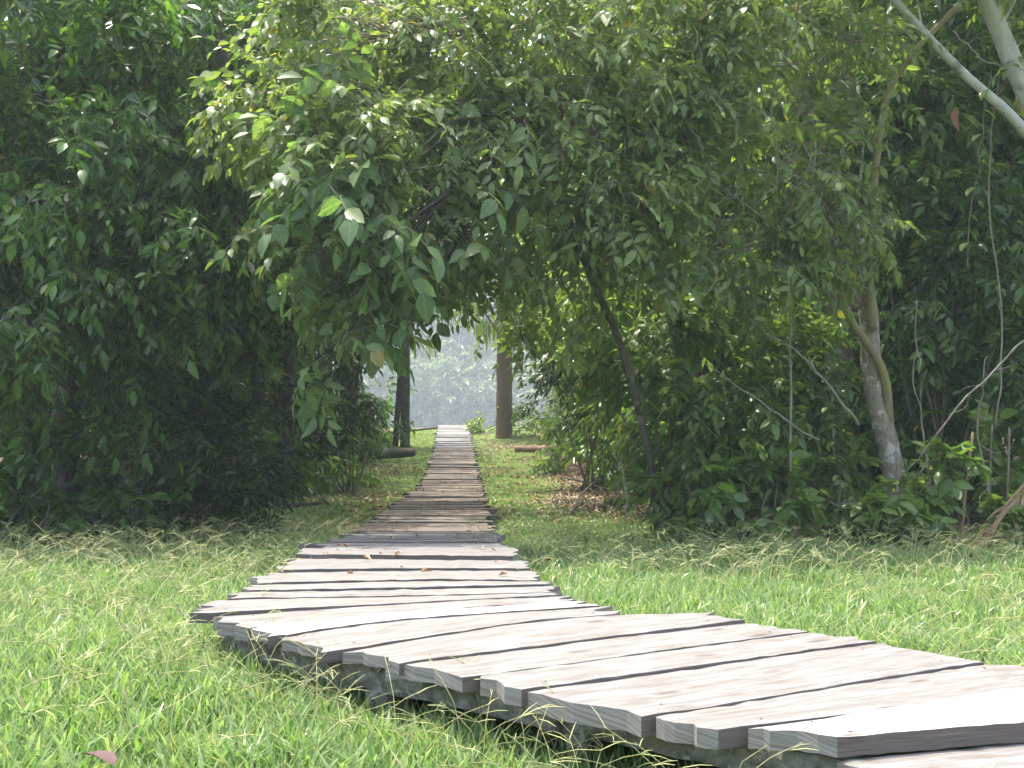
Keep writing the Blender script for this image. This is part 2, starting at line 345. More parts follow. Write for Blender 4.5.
walk = thing('boardwalk', 'weathered plank boardwalk bending from the grass clearing into the forest tunnel', 'boardwalk', (0, 0, 0))
def W2(*pts): return [np.array(p, float) for p in pts]
def PX(*pts): return [D(*p) for p in pts]
near_planks = [   # near edge (left to right), far edge (left to right), height offset, material
    (W2((1.75, 2.72), (3.35, 2.95)), W2((1.45, 3.02), (3.15, 3.42)), -.045, 0),
    (W2((1.42, 3.02), (3.12, 3.44)), W2((1.0, 3.60), (1.70, 3.79), (2.80, 4.05)), -.052, 0),
    (W2((1.02, 3.585), (1.69, 3.755), (2.78, 4.02)), W2((.775, 3.73), (1.92, 4.27), (2.42, 4.44)), .012, 1),
    (W2((.66, 3.70), (1.92, 4.25), (2.36, 4.43)), W2((.463, 3.93), (1.995, 4.75)), 0, 0),
    (W2((.45, 3.89), (1.985, 4.74)), W2((.045, 4.27), (1.64, 5.15)), -.004, 0),
    (W2((.037, 4.25), (1.625, 5.13)), W2((-.176, 4.55), (1.41, 5.40)), .002, 0),
    (W2((-.18, 4.45), (1.40, 5.38)), W2((-.50, 4.77), (1.14, 5.66)), -.006, 0),
    (W2((-.46, 4.70), (1.125, 5.645)), PX((346, 649), (522, 621), (619, 613), (697, 611)), .004, 0),
    (PX((336, 651), (522, 622), (618, 613.5)), PX((274, 636), (400, 618), (594, 604.6)), 0, 0),
    (PX((271, 636), (400, 619), (592, 605)), PX((250, 625), (410, 610), (571, 600)), .003, 1),
    (PX((244, 627), (410, 611), (570, 601)), PX((214, 614), (400, 602), (560, 594)), -.003, 0),
    (PX((205, 613), (400, 603), (559, 595)), PX((197, 603), (236, 598), (410, 595), (555, 591.5)), .002, 0),
    (PX((236, 597.5), (410, 594.5), (555, 591)), PX((239, 591), (410, 588), (552, 584.5)), 0, 0),
    (PX((240, 590), (410, 587.3), (551, 584)), PX((253, 583.5), (410, 580), (541, 580.5)), .004, 0),
    (PX((253, 582.5), (410, 579), (541, 579.5)), PX((270, 571), (410, 569), (531, 569)), -.004, 0),
    (PX((276, 569), (410, 567.5), (530, 567.5)), PX((297, 557.5), (410, 558.5), (523, 559.5)), .003, 0),
    (PX((298, 555.5), (410, 556.5), (523, 557.5)), PX((304, 548.5), (410, 546), (510, 548)), .014, 0),
]
def ztop_at(dz): return lambda x, y: ZC - deckH(y) + dz
def plank_obj(near, far, dz, mi, tilt=0., mats=('plank', 'plank_white'), **kw):
    mb = MB(); plank_block(mb, near, far, ztop_at(dz), tilt=tilt, nails=True, **kw)
    cen = np.concatenate([np.mean(near, 0), [ZC - 1.1]])
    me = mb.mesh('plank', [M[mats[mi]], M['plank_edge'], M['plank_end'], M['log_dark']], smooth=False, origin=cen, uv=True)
    o = link('plank', me, walk, cen)
    if mi and dz > .01: o['label'] = 'sun bleached white plank'
    return o
for k, (a, b, dz, mi) in enumerate(near_planks):
    plank_obj(a, b, (dz if dz < -.03 or dz > .01 else dz * .4) - .002, mi, tilt=(-.010 if k < 9 else -.007) + .003 * R.randn(), th=.064, gap=.008, ragged=.0035, endr=.034 if k > 6 else .022)
# the straight run into the forest
Y = 9.62; far_mb = MB(); cnt = 0
while Y < 57.5:
    w = R.uniform(.20, .34); c0, W0 = cx(Y), wd(Y)
    jl, jr = R.randn() * .05, R.randn() * .05
    if R.rand() < .12: jl -= R.uniform(.05, .16)
    if R.rand() < .08: jr += R.uniform(.04, .08)
    sk = R.randn() * .015
    a = W2((c0 - W0 / 2 + jl, Y - sk), (c0 + W0 / 2 + jr, Y + sk)); b = W2((c0 - W0 / 2 + jl, Y + w - sk + R.randn() * .012), (c0 + W0 / 2 + jr, Y + w + sk + R.randn() * .012))
    dz = R.randn() * .010
    if cnt < 26:
        plank_obj(a, b, dz, 0, tilt=R.randn() * .012, mats=('plank' if Y < 12.6 else 'plank_far',), n=18, gap=.008, ragged=.014, endr=.015)
    else:
        plank_block(far_mb, a, b, ztop_at(dz), mat=3 if Y > 44 else 0, n=8, gap=.010, tilt=R.randn() * .014, ragged=.012, endr=.012)  # far end boards use the paler wood: bright glare put into their colour
    Y += w + (R.uniform(0, .02) if R.rand() < .8 else R.uniform(.02, .06)); cnt += 1
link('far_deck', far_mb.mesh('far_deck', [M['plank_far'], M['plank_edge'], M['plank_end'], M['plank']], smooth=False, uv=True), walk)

def rough_bar(pts, w, h, n=40, rough=.0045, mat=0, mb=None):
    """squared timber along pts (centre line of its TOP face), with worn arrises"""
    mb = mb or MB(); c = spline(np.asarray(pts, float), n); t = np.gradient(c, axis=0); t /= np.linalg.norm(t, axis=1)[:, None]
    up = np.array([0, 0, 1.]); s = np.cross(t, up); s /= np.linalg.norm(s, axis=1)[:, None] + 1e-9; u = np.cross(s, t)
    prof = []
    for x, y in ((-.5, 0), (-.25, 0), (0, 0), (.25, 0), (.5, 0), (.5, -.33), (.5, -.66), (.5, -1), (.25, -1), (0, -1), (-.25, -1), (-.5, -1), (-.5, -.66), (-.5, -.33)):
        k = .93 if abs(x) == .5 and y in (0, -1) else 1
        prof.append((x * w * k, (y + .5) * h * k - .5 * h))
    K = len(prof); pr = np.array(prof)
    jit = R.randn(n, K, 2) * rough + (np.sin(np.linspace(0, 1, n)[:, None] * R.uniform(10, 30, K) + R.uniform(0, 6, K)) * rough)[..., None]
    pr = pr[None] + jit
    V = c[:, None] + pr[..., 0:1] * s[:, None] + pr[..., 1:2] * u[:, None]
    i, j = np.meshgrid(np.arange(n - 1), np.arange(K), indexing='ij'); k = (j + 1) % K
    Q = np.stack([i * K + j, (i + 1) * K + j, (i + 1) * K + k, i * K + k], -1).reshape(-1, 4)
    V = np.concatenate([V.reshape(-1, 3), [V[0].mean(0)], [V[-1].mean(0)]]); jj = np.arange(K); kk = (jj + 1) % K
    mb.add(V, [Q, np.stack([np.full(K, n * K), jj, kk], -1), np.stack([np.full(K, n * K + 1), (n - 1) * K + kk, (n - 1) * K + jj], -1)], mat)
    return mb
def beam(pts, w, h): link('beam', rough_bar(pts, w, h).mesh('beam', [M['beam']], smooth=False), walk)
zb = ZC - 1.04 - .070
nrm = np.array([.62, .78]); e0 = np.array([-.82, 5.05]); e1 = np.array([1.95, 2.80])
def inset(p, d): return p + nrm * d
for d, hh in ((.15, .115), (1.62, .115)):
    a, b = inset(e0, d), inset(e1, d); m_ = (a + b) / 2
    beam([(a[0], a[1], zb), (m_[0], m_[1], zb - .006), (b[0], b[1], zb)], .13, hh)
beam([(-1.50, 6.06, zb), (-1.08, 5.52, zb - .004), (-.70, 5.16, zb - .002)], .11, .15)
for sgn in (-1, 1):
    ys = np.linspace(6.15 if sgn < 0 else 5.9, 57, 26)
    zs = ZC - deckH(ys) - .064
    xs = cx(ys) + sgn * (wd(ys) / 2 - .20)
    link('beam', rough_bar(np.stack([xs, ys, zs], -1), .11, .13, n=90, rough=.004).mesh('beam', [M['beam']], smooth=False), walk)
def post(x, y, ztop, r):
    z0 = float(ground_z(x, y)); mb = MB()
    tube(mb, [(x, y, z0 - .15), (x + .005, y, (z0 + ztop) / 2), (x, y + .004, ztop)], [r * 1.08, r, r * .97], 10, 10, rough=.05)
    link('post', mb.mesh('post', [M['beam']], smooth=False), walk)
zp = zb - .11
for t in (.055, .36, .68, .97):
    p = inset(e0 + (e1 - e0) * t, .13); post(p[0], p[1], zp, .062)
    p = inset(e0 + (e1 - e0) * t, 1.62); post(p[0], p[1], zp, .06)
for x, y in ((-1.42, 6.0), (-1.06, 5.52), (-1.42, 6.9), (-1.45, 8.3), (-1.5, 9.9), (.05, 7.2), (0, 8.8), (-.1, 10.4)):
    post(x, y, ZC - float(deckH(y)) - .20, .058)

# ------------------------------------------------------------------ grass
NEAR_POLY = np.array([(-1.45, 6.15), (-.58, 5.14), (.54, 3.98), (1.86, 2.88), (3.4, 2.9), (2.8, 4.0), (2.0, 4.78), (1.14, 5.66), (.95, 5.92), (.40, 6.1), (.25, 6.9), (-1.55, 6.9)])
def on_walk(x, y):
    s = (np.abs(x - cx(y)) < wd(y) / 2 - .12) & (y > 6.2)
    ins = np.zeros(x.shape, bool); p = NEAR_POLY; j = len(p) - 1
    for i in range(len(p)):
        c = ((p[i, 1] > y) != (p[j, 1] > y)) & (x < (p[j, 0] - p[i, 0]) * (y - p[i, 1]) / (p[j, 1] - p[i, 1] + 1e-12) + p[i, 0])
        ins ^= c; j = i
    return s | ins
def vnoise(x, y, s, seed=0):
    x = x * s + seed * 13.7; y = y * s - seed * 7.3
    return (np.sin(x * 1.7 + 1.3 * np.sin(y * 1.1)) + np.sin(y * 1.9 + 1.7 * np.sin(x * .8 + 2)) + np.sin((x + y) * 2.7)) / 3
def blades(mb, x, y, L, W, lean, mat=0):
    n = len(x); z = ground_z(x, y) - .01
    a = R.uniform(0, 2 * np.pi, n); dx, dy = np.cos(a), np.sin(a)
    f = a + R.choice([-1, 1], n) * (np.pi / 2) + R.randn(n) * .5; wx, wy = np.cos(f) * W / 2, np.sin(f) * W / 2
    def at(t, hz, off): return np.stack([x + dx * off, y + dy * off, z + hz], -1)
    l1 = lean * L * .25; h1 = L * .55 * np.sqrt(np.clip(1 - lean ** 2 * .25, .1, 1)); l2 = lean * L * .85; h2 = L * np.sqrt(np.clip(1 - (lean * .85) ** 2, .05, 1)) * .97
    w = np.stack([wx, wy, 0 * wx], -1)
    b, m_, t = at(0, 0 * L, 0 * L), at(.5, h1, l1), at(1, h2, l2)
    V = np.stack([b - w * .7, b + w * .7, m_ - w, m_ + w, t], 1).reshape(-1, 3)
    o = np.arange(n)[:, None] * 5
    mb.add(V, [o + np.array([[0, 1, 3, 2]]), o + np.array([[2, 3, 4]])], mat)
def scatter(n, y0, y1, pw=1.0, half=.57, cond=None):
    y = y0 + (y1 - y0) * R.rand(n) ** pw; x = R.uniform(-1, 1, n) * (y * half + .6)
    k = ~on_walk(x, y) & (R.rand(n) < lawn_amount(x, y) ** 1.5)
    if cond is not None: k &= cond(x, y)
    return x[k], y[k]
def lawn():
    mb = MB()
    x, y = scatter(108000, 3.9, 9.0)
    h = .75 + .3 * vnoise(x, y, 1.4) + .15 * vnoise(x, y, 5, 2)
    L = (.085 + .11 * R.rand(len(x)) ** 1.6) * h * 1.3; W = .006 + .013 * R.rand(len(x)) ** 1.7
    blades(mb, x, y, L, W, np.clip(.25 + .55 * R.rand(len(x)), 0, 1))
    x, y = scatter(88000, 9.0, 15.5)
    h = .8 + .3 * vnoise(x, y, 1.4)
    blades(mb, x, y, (.08 + .08 * R.rand(len(x))) * h * np.where(y > 12, 1.1, 1.) * np.clip((np.abs(x - cx(y)) - .4) / 1.2, .35, 1), .010 + .010 * R.rand(len(x)), np.clip(.3 + .6 * R.rand(len(x)), 0, 1))
    x, y = scatter(90000, 14.5, 56, 1.7, .14, None); x = x + cx(y); k = ~on_walk(x, y); x, y = x[k], y[k]
    blades(mb, x, y, (.04 + .07 * R.rand(len(x))), .018 + .025 * R.rand(len(x)), np.clip(.4 + .5 * R.rand(len(x)), 0, 1))
    # broad tufts
    cxs, cys = scatter(2600, 4.0, 14.0)
    k = 9; x = np.repeat(cxs, k) + R.randn(len(cxs) * k) * .035; y = np.repeat(cys, k) + R.randn(len(cxs) * k) * .035
    q = ~on_walk(x, y); x, y = x[q], y[q]
    blades(mb, x, y, .13 + .10 * R.rand(len(x)), .011 + .010 * R.rand(len(x)), np.clip(.3 + .6 * R.rand(len(x)), 0, 1))
    n = 3600; t = R.rand(n); A = np.where((R.rand(n) < .68)[:, None], e0 + (e1 - e0) * t[:, None], np.array([-1.75, 6.4]) + (np.array([-.80, 5.03]) - np.array([-1.75, 6.4])) * t[:, None])
    A = A - nrm * (R.rand(n) ** 1.5 * .45 - .16)[:, None]
    blades(mb, A[:, 0], A[:, 1], .10 + .13 * R.rand(n) ** 1.8, .008 + .008 * R.rand(n), np.clip(.15 + .6 * R.rand(n), 0, 1))
    o = link('grass', mb.mesh('grass', [M['grass']])); tag(o, 'bright green broad bladed grass covering the clearing', 'grass', None, 'stuff')
    # forking seed stalks
    mb = MB()
    x, y = scatter(5800, 4.0, 14.2, .75, .52, lambda x, y: (vnoise(x, y, .7, 4) + .15 + .5 * (y > 10) - .45 * (x > 0) > R.uniform(-.9, .9, len(x))))
    xe, ye = [], []
    for _ in range(150):                      # along the shaded left side of the deck
        t = R.rand(); p = e0 + (e1 - e0) * t if R.rand() < .7 else np.array([-1.7, 6.15]) + (np.array([-.75, 4.93]) - np.array([-1.7, 6.15])) * R.rand()
        xe.append(p[0] - .62 * R.uniform(.03, .4)); ye.append(p[1] - .78 * R.uniform(.03, .4))
    x = np.append(x, xe); y = np.append(y, ye)
    k = ~on_walk(x, y); x, y = x[k], y[k]
    for px, py in zip(x, y):
        b = np.array([px, py, float(ground_z(px, py))]); a = R.uniform(0, 6.28); l = R.uniform(.22, .48); ln = R.uniform(.25, .75)
        d = np.array([math.cos(a) * ln, math.sin(a) * ln, math.sqrt(1 - ln * ln)])
        m_ = b + d * l * .55 + [0, 0, .02]; t = m_ + nz(d + [math.cos(a) * .5, math.sin(a) * .5, -.35]) * l * .5
        r = .0016 if py < 7 else .0022
        tube(mb, [b, m_, t], [r, r * .9, r * .7], 3, 5, cap=False)
        for _ in range(R.randint(1, 4)):      # spikes
            a2 = a + R.uniform(-1.3, 1.3); q = nz([math.cos(a2), math.sin(a2), R.uniform(-.15, .6)]) * R.uniform(.06, .13)
            s = t + (m_ - t) * R.uniform(0, .25)
            tube(mb, [s, s + q * .55 + [0, 0, .005], s + q], [r * 1.1, r * 1.2, r * .6], 3, 3, cap=False)
    o = link('grass_stalks', mb.mesh('grass_stalks', [M['stem']])); tag(o, 'pale wispy forked grass seed stalks standing over the lawn', 'grass', None, 'stuff')
lawn()

# ------------------------------------------------------------------ foliage
def leaf_tpl(L=1., W=.45, lod=0, fold=.18, curl=.25, tipw=.5):
    """leaf lying along +Y, face +Z"""
    if lod == 2:
        V = np.array([(0, 0, 0), (-W / 2, L * .45, fold * W), (0, L, -curl * L), (W / 2, L * .45, fold * W)])
        return V, np.array([[0, 3, 2], [0, 2, 1]]), np.zeros((0, 4), int)
    st = [(.16, .62), (.42, 1.), (.72, tipw + .18)] if lod == 0 else [(.3, .95), (.68, tipw + .3)]
    V = [(0, 0, 0)]
    for t, w in st:
        z = -curl * t * t * L
        V += [(-w * W / 2, t * L, z + fold * W * w * .6), (0, t * L, z), (w * W / 2, t * L, z + fold * W * w * .6)]
    V.append((0, L, -curl * L)); k = len(st); tip = len(V) - 1
    tri = [(0, 2, 1), (0, 3, 2)]; q = []
    for i in range(k - 1):
        a = 1 + 3 * i; q += [(a, a + 1, a + 4, a + 3), (a + 1, a + 2, a + 5, a + 4)]
    a = 1 + 3 * (k - 1); tri += [(a, a + 1, tip), (a + 1, a + 2, tip)]
    return np.array(V, float), np.array(tri), np.array(q)

def frames(d, upref=None):
    d = d / (np.linalg.norm(d, axis=1)[:, None] + 1e-9)
    up = np.zeros_like(d); up[:, 2] = 1
    x = np.cross(d, up); ln = np.linalg.norm(x, axis=1)[:, None]
    x = np.where(ln < .15, np.array([1., 0, 0]), x / (ln + 1e-9)); x -= d * (x * d).sum(1)[:, None]; x /= np.linalg.norm(x, axis=1)[:, None]
    z = np.cross(x, d)
    return np.stack([x, d, z], -1)            # columns: x,y,z axes

def place(V, Rm, sc, pos):
    """instances of template V: (n,k,3)"""
    return np.einsum('nij,kj->nki', Rm, V) * sc[:, None, None] + pos[:, None]

def spray_tpl(rs, n_leaf=9, length=.6, leaf=.15, W=.42, lod=0, droop=.5, spread=1.0, hang=.35, stem_r=.004):
    """a leafy twig along +Y; returns (V, tris, quads, mat per face kind)"""
    c = spline([(0, 0, 0), (rs.randn() * .05, length * .5, length * .04), (rs.randn() * .08, length * .95, -droop * length * .45)], 6)
    mbV, T, Q, mt, mq, U = [], [], [], [], [], []; n = 0
    def put(V, t, q, m, u=None):
        nonlocal n; U.append(np.zeros((len(V), 2)) if u is None else u)
        mbV.append(V); T.extend((t + n).tolist()); Q.extend((q + n).tolist() if len(q) else []); mt.extend([m] * len(t)); mq.extend([m] * len(q)); n += len(V)
    if lod < 2:
        s = 3; V = []
        for i, p in enumerate(c):
            r = stem_r * (1 - .6 * i / 5)
            for k in range(s): V.append(p + r * np.array([math.cos(k * 2.094), 0, math.sin(k * 2.094)]))
        q = [(i * s + k, i * s + (k + 1) % s, (i + 1) * s + (k + 1) % s, (i + 1) * s + k) for i in range(5) for k in range(s)]
        put(np.array(V), np.zeros((0, 3), int), np.array(q), 1)
    for i in range(n_leaf):
        t = (i + .6) / n_leaf; t = .12 + .88 * t; p = c[min(5, int(t * 5))] * (1 - (t * 5) % 1) + c[min(5, int(t * 5) + 1)] * ((t * 5) % 1)
        side = 1 if i % 2 else -1
        last = i == n_leaf - 1
        d = nz([(0 if last else side * spread * rs.uniform(.6, 1.1)), 1 if last else rs.uniform(.25, .8), -hang * rs.uniform(.3, 1.8) - (.3 * droop if last else 0)])
        V, tr, q = leaf_tpl(1., W * rs.uniform(.85, 1.15), lod, rs.uniform(.05, .35), rs.uniform(.05, .4))
        Rm = frames(d[None])[0]; roll = rs.randn() * .45; cr, sr = math.cos(roll), math.sin(roll)
        Rm = Rm @ np.array([[cr, 0, sr], [0, 1, 0], [-sr, 0, cr]])
        put((V * leaf * rs.uniform(.65, 1.2)) @ Rm.T + p, tr, q, 0, V[:, :2] / np.array([W, 1.]))
    return np.concatenate(mbV), np.array(T).reshape(-1, 3), np.array(Q).reshape(-1, 4), np.array(mt, int), np.array(mq, int), np.concatenate(U)

SPRAYS = {}
def sprays(key, k=6, **kw):
    if key not in SPRAYS:
        rs = np.random.RandomState(abs(hash(key)) % 1000 if False else sum(map(ord, key))); SPRAYS[key] = [spray_tpl(rs, **kw) for _ in range(k)]
    return SPRAYS[key]
def scatter_sprays(mb, key, pos, d, sc):
    var = SPRAYS[key]; which = R.randint(0, len(var), len(pos)); Rm = frames(d)
    roll = R.randn(len(pos)) * .35; cr, sr, o, z = np.cos(roll), np.sin(roll), np.ones(len(pos)), np.zeros(len(pos))
    Rm = Rm @ np.stack([np.stack([cr, z, sr], -1), np.stack([z, o, z], -1), np.stack([-sr, z, cr], -1)], 1)
    for v, (V, T, Q, mt, mq, U) in enumerate(var):
        k = np.where(which == v)[0]
        if not len(k): continue
        X = place(V, Rm[k], sc[k], pos[k]).reshape(-1, 3); off = (np.arange(len(k)) * len(V))[:, None, None]
        n0 = mb.n
        mb.v.append(X.astype(np.float32)); mb.uv.append(np.tile(U, (len(k), 1)).astype(np.float32)); mb.n += len(X)
        for A, ma in ((T, mt), (Q, mq)):
            for m_ in (0, 1):
                B = A[ma == m_] if len(A) else A
                if len(B):
                    f = (B[None] + off).reshape(-1, A.shape[1]) + n0
                    mb.f.append(f.astype(np.int32)); mb.m.append(np.full(len(f), m_, np.int32))

sprays('fine', n_leaf=11, length=.62, leaf=.18, W=.40, lod=1, droop=.9, hang=.9)
sprays('fine_near', n_leaf=11, length=.60, leaf=.175, W=.42, lod=0, droop=.9, hang=.8)
sprays('mid', n_leaf=9, length=.55, leaf=.165, W=.46, lod=0, droop=.5, hang=.5)
sprays('tiny', n_leaf=12, length=.5, leaf=.10, W=.44, lod=1, droop=.4, hang=.4)
sprays('airy', n_leaf=6, length=.7, leaf=.13, W=.46, lod=0, droop=.5, hang=.5, stem_r=.005)
sprays('big', n_leaf=6, length=.6, leaf=.21, W=.62, lod=0, droop=.6, hang=.7, stem_r=.006)
sprays('slim', n_leaf=10, length=.5, leaf=.19, W=.26, lod=0, droop=.3, hang=.25)
sprays('back', n_leaf=9, length=.75, leaf=.24, W=.42, lod=2, droop=.6, hang=.7)
sprays('herb', n_leaf=6, length=.30, leaf=.20, W=.50, lod=0, droop=.3, hang=.25)
sprays('far', n_leaf=10, length=1.5, leaf=.75, W=.6, lod=2, droop=.5, hang=.6)

def lobe_points(c, r, n, clump=9, jit=.16, shell=.55, squash=None):
    k = max(3, n // clump); u = R.randn(k, 3); u /= np.linalg.norm(u, axis=1)[:, None]
    rad = shell + (1 - shell) * R.rand(k) ** .6
    cen = u * rad[:, None]
    i = R.randint(0, k, n); p = cen[i] + R.randn(n, 3) * jit
    pos = np.asarray(c) + p * np.asarray(r)
    return pos, p
def crown_mesh(mb, lobes, key, droop=.25, sc=(.75, 1.25), wild=.45, clump=9, jit=.16):
    keys = [key] if isinstance(key, str) else key
    for c, r, n in lobes:
        pos, p = lobe_points(c, r, n, clump, jit)
        d = p / (np.linalg.norm(p, axis=1)[:, None] + 1e-6) + R.randn(n, 3) * wild; d[:, 2] -= droop; d[:, 2] *= .75
        w = R.randint(0, len(keys), n); s_ = R.uniform(sc[0], sc[1], n)
        for q, kk in enumerate(keys):
            m_ = w == q
            if m_.any(): scatter_sprays(mb, kk, pos[m_], d[m_], s_[m_])
def limbs(mb, root_pts, lobes, r0, mat=0, twigs=6, n_from=(.45, 1.)):
    rp = spline(np.asarray(root_pts, float), 20)
    for c, r, n in lobes:
        c = np.asarray(c, float); r = np.asarray(r, float)
        zt = np.clip((c[2] - rp[:, 2].min()) / (np.ptp(rp[:, 2]) + 1e-6) - .25, n_from[0], n_from[1])
        s = rp[int(zt * 19)]
        L = np.linalg.norm(c - s); m_ = (s + c) / 2 + [0, 0, .12 * L] + R.randn(3) * .06 * L
        tube(mb, [s, m_, c], [r0 * .55, r0 * .4, r0 * .18], 6, 9, mat, .03)
        for _ in range(twigs):
            u = nz(R.randn(3)); e = c + u * r * R.uniform(.6, .95); b = m_ + (c - m_) * R.uniform(.3, 1)
            tube(mb, [b, (b + e) / 2 + R.randn(3) * .08, e], [r0 * .16 + .004, r0 * .09 + .003, .003], 4, 7, mat, .02)

def tree(name, label, cat, base_xy, trunk, radii, lobes, leaf, key, bark='bark_dark', group=None, droop=.25, sc=(.75, 1.25), twigs=6, wild=.45, clump=9, limb_r=None, extra=None, sides=10, jit=.16, nf=.45):
    """trunk points and lobes in WORLD coordinates; the thing's origin is the trunk foot"""
    bx, by = base_xy; o = np.array([bx, by, float(ground_z(bx, by))])
    t = thing(name, label, cat, o, 0, group)
    mb = MB(); pts = [(bx, by, o[2] - .2)] + [tuple(p) for p in trunk]
    tube(mb, pts, radii, sides, len(pts) * 6, 0, .035)
    lr = limb_r or radii[-1] * 1.2
    limbs(mb, pts, lobes, lr, 0, twigs, (nf, 1.))
    link('trunk', mb.mesh('trunk', [M[bark]], origin=o), t)
    if extra:
        for nm, pts2, rad2, bk in extra:
            m2 = MB(); tube(m2, pts2, rad2, 8, len(pts2) * 6, 0, .04); link(nm, m2.mesh(nm, [M[bk]], origin=o), t)
    cm = MB(); crown_mesh(cm, lobes, key, droop, sc, wild, clump, jit)
    link('crown', cm.mesh('crown', [M[leaf], M['twig_pale' if leaf == 'leaf_pale' else 'twig']], origin=o, uv=True), t)
    return t

def LB(px, py, Y, rx, rz, n, ry=None):
    """a lobe centred behind pixel (px,py) at depth Y; radii in metres"""
    return (P(px, py, Y), (rx, ry or (rx + rz) / 2 * .8, rz), n)

# ---- left side of the clearing
tree('broadleaf_tree', 'dense dark green tree with drooping leaf sprays at the left edge of the clearing', 'tree', (-5.6, 14.3),
     [P(66, 430, 14.2), P(60, 300, 14.0), P(40, 120, 13.8), P(30, -80, 13.8)], [.20, .15, .12, .08, .05],
     [LB(20, 20, 13, 1.3, 1.0, 260), LB(120, 100, 12.9, 1.25, 1.0, 280), LB(40, 170, 12.6, 1.2, .9, 280), LB(-70, 110, 12.8, 1.3, 1.3, 160),
      LB(130, 230, 12.8, 1.1, .8, 260), LB(20, 290, 12.5, 1.0, .7, 200), LB(-70, 330, 12.4, 1., .8, 90), LB(110, 320, 13, .9, .5, 110), LB(100, -60, 13.4, 1.6, 1.0, 160), LB(-60, -60, 13.2, 1.6, 1.0, 110),
      LB(5, 390, 12.6, .45, .5, 40), LB(60, 400, 13.6, .7, .5, 60), LB(140, 400, 13.8, .7, .5, 60), LB(90, 460, 14., .8, .35, 46)],
     'leaf_dark', ['fine_near', 'fine_near', 'mid', 'tiny'], droop=.55, clump=20, jit=.13)
tree('broadleaf_tree', 'dark tree with silvery leaf glints between the left edge tree and the path', 'tree', (-4.1, 15.6),
     [P(215, 430, 15.5), P(225, 300, 15.3), P(230, 130, 15.2), P(210, -40, 15.2)], [.16, .13, .11, .08, .05],
     [LB(215, 90, 14.6, 1.1, .9, 200), LB(240, 190, 14.3, 1.0, .8, 220), LB(190, 280, 14.2, 1.1, .7, 220), LB(280, 130, 15, 1.0, .9, 160), LB(270, 270, 14.8, .8, .7, 140), LB(215, 350, 14.6, .8, .5, 110), LB(230, 0, 15, 1.3, .9, 130), LB(310, 240, 15.6, .8, .8, 90)],
     'leaf_dark', ['fine', 'mid', 'tiny'], droop=.5, clump=18, jit=.13)
tree('forest_tree', 'tall yellow green tree with pale leaning trunk rising behind the left dark trees', 'tree', (-6.6, 20),
     [P(128, 300, 19.6), P(150, 120, 19.4), P(166, 15, 19.2), P(180, -120, 19.2)], [.26, .22, .19, .17, .12],
     [LB(270, 10, 19.6, 1.7, 1.2, 260), LB(330, 100, 20.2, 1.6, 1.2, 240), LB(190, 60, 20.5, 1.4, 1.0, 150), LB(240, -90, 19.6, 2.0, 1.2, 150), LB(390, 20, 20.5, 1.6, 1.2, 200), LB(70, -50, 20.5, 1.6, 1.2, 120), LB(400, -70, 20.8, 1.8, 1.1, 130)],
     'leaf_yellow', 'fine', bark='bark_pale', droop=.35)
def shrub(name, label, cat, x, y, lobes, leaf, key, stems=5, group=None, droop=.1, sc=(.75, 1.2), bark='twig', r=.018, wild=.5, clump=7):
    o = np.array([x, y, float(ground_z(x, y))]); t = thing(name, label, cat, o, 0, group); mb = MB()
    for k in range(stems):
        c, rr, n = lobes[k % len(lobes)]; e = np.asarray(c) + R.randn(3) * np.asarray(rr) * .45
        b = o + [R.randn() * .12, R.randn() * .12, -.05]
        tube(mb, [b, (b + e) / 2 + R.randn(3) * .1, e], [r, r * .8, r * .35], 5, 9, 0, .04)
    link('stem', mb.mesh('stem', [M[bark]], origin=o), t)
    cm = MB(); crown_mesh(cm, lobes, key, droop, sc, wild, clump)
    link('foliage', cm.mesh('foliage', [M[leaf], M['twig']], origin=o, uv=True), t); return t
shrub('shrub', 'glossy narrow leaved dark shrub at the forest edge left of the path', 'shrub', -3.25, 15.0,
      [LB(240, 400, 14.9, .65, .5, 90), LB(215, 460, 14.6, .7, .5, 100), LB(245, 470, 14.8, .5, .45, 80), LB(225, 515, 14.4, .55, .22, 50), LB(262, 430, 15.2, .4, .45, 50)], 'leaf_gloss', 'slim')
shrub('shrub', 'low bright green leafy plant in the dark left corner behind the seed stalks', 'plant', -5.8, 13.1,
      [LB(20, 500, 13.0, .45, .3, 46), LB(52, 512, 12.9, .3, .2, 26), LB(-10, 470, 13.1, .35, .4, 26)], 'leaf_dark', 'herb', droop=.3)
shrub('shrub', 'low dim undergrowth plant between the left corner plant and glossy shrub', 'plant', -4.4, 13.6,
      [LB(110, 512, 13.5, .55, .22, 40), LB(160, 515, 13.7, .4, .2, 30), LB(70, 490, 14., .5, .25, 24), LB(190, 500, 14.2, .5, .25, 24)], 'leaf_dark', 'herb', droop=.3)

# ---- large-leaved tree leaning over the walk
tree('large_leaved_tree', 'large leaved tree leaning from the right and arching its branches over the boardwalk', 'tree', (1.75, 13.6),
     [P(652, 470, 13.4), P(622, 350, 13.0), P(588, 270, 12.6), P(530, 120, 12.0), P(450, -20, 11.8)], [.05, .045, .042, .04, .035, .025],
     [LB(320, 175, 11, .5, .45, 24), LB(305, 235, 11, .45, .4, 24), LB(360, 225, 11, .6, .5, 32), LB(335, 290, 11, .4, .28, 20), LB(340, 345, 11, .22, .2, 12), LB(415, 200, 11.2, .6, .5, 30),
      LB(370, 130, 11.4, .7, .5, 20), LB(445, 262, 11.6, .4, .2, 16), LB(320, 275, 11, .35, .2, 12)],
     'leaf_big', ['big', 'big', 'mid'], bark='bark_dark', droop=.55, wild=.35, clump=4, limb_r=.035, nf=.8)
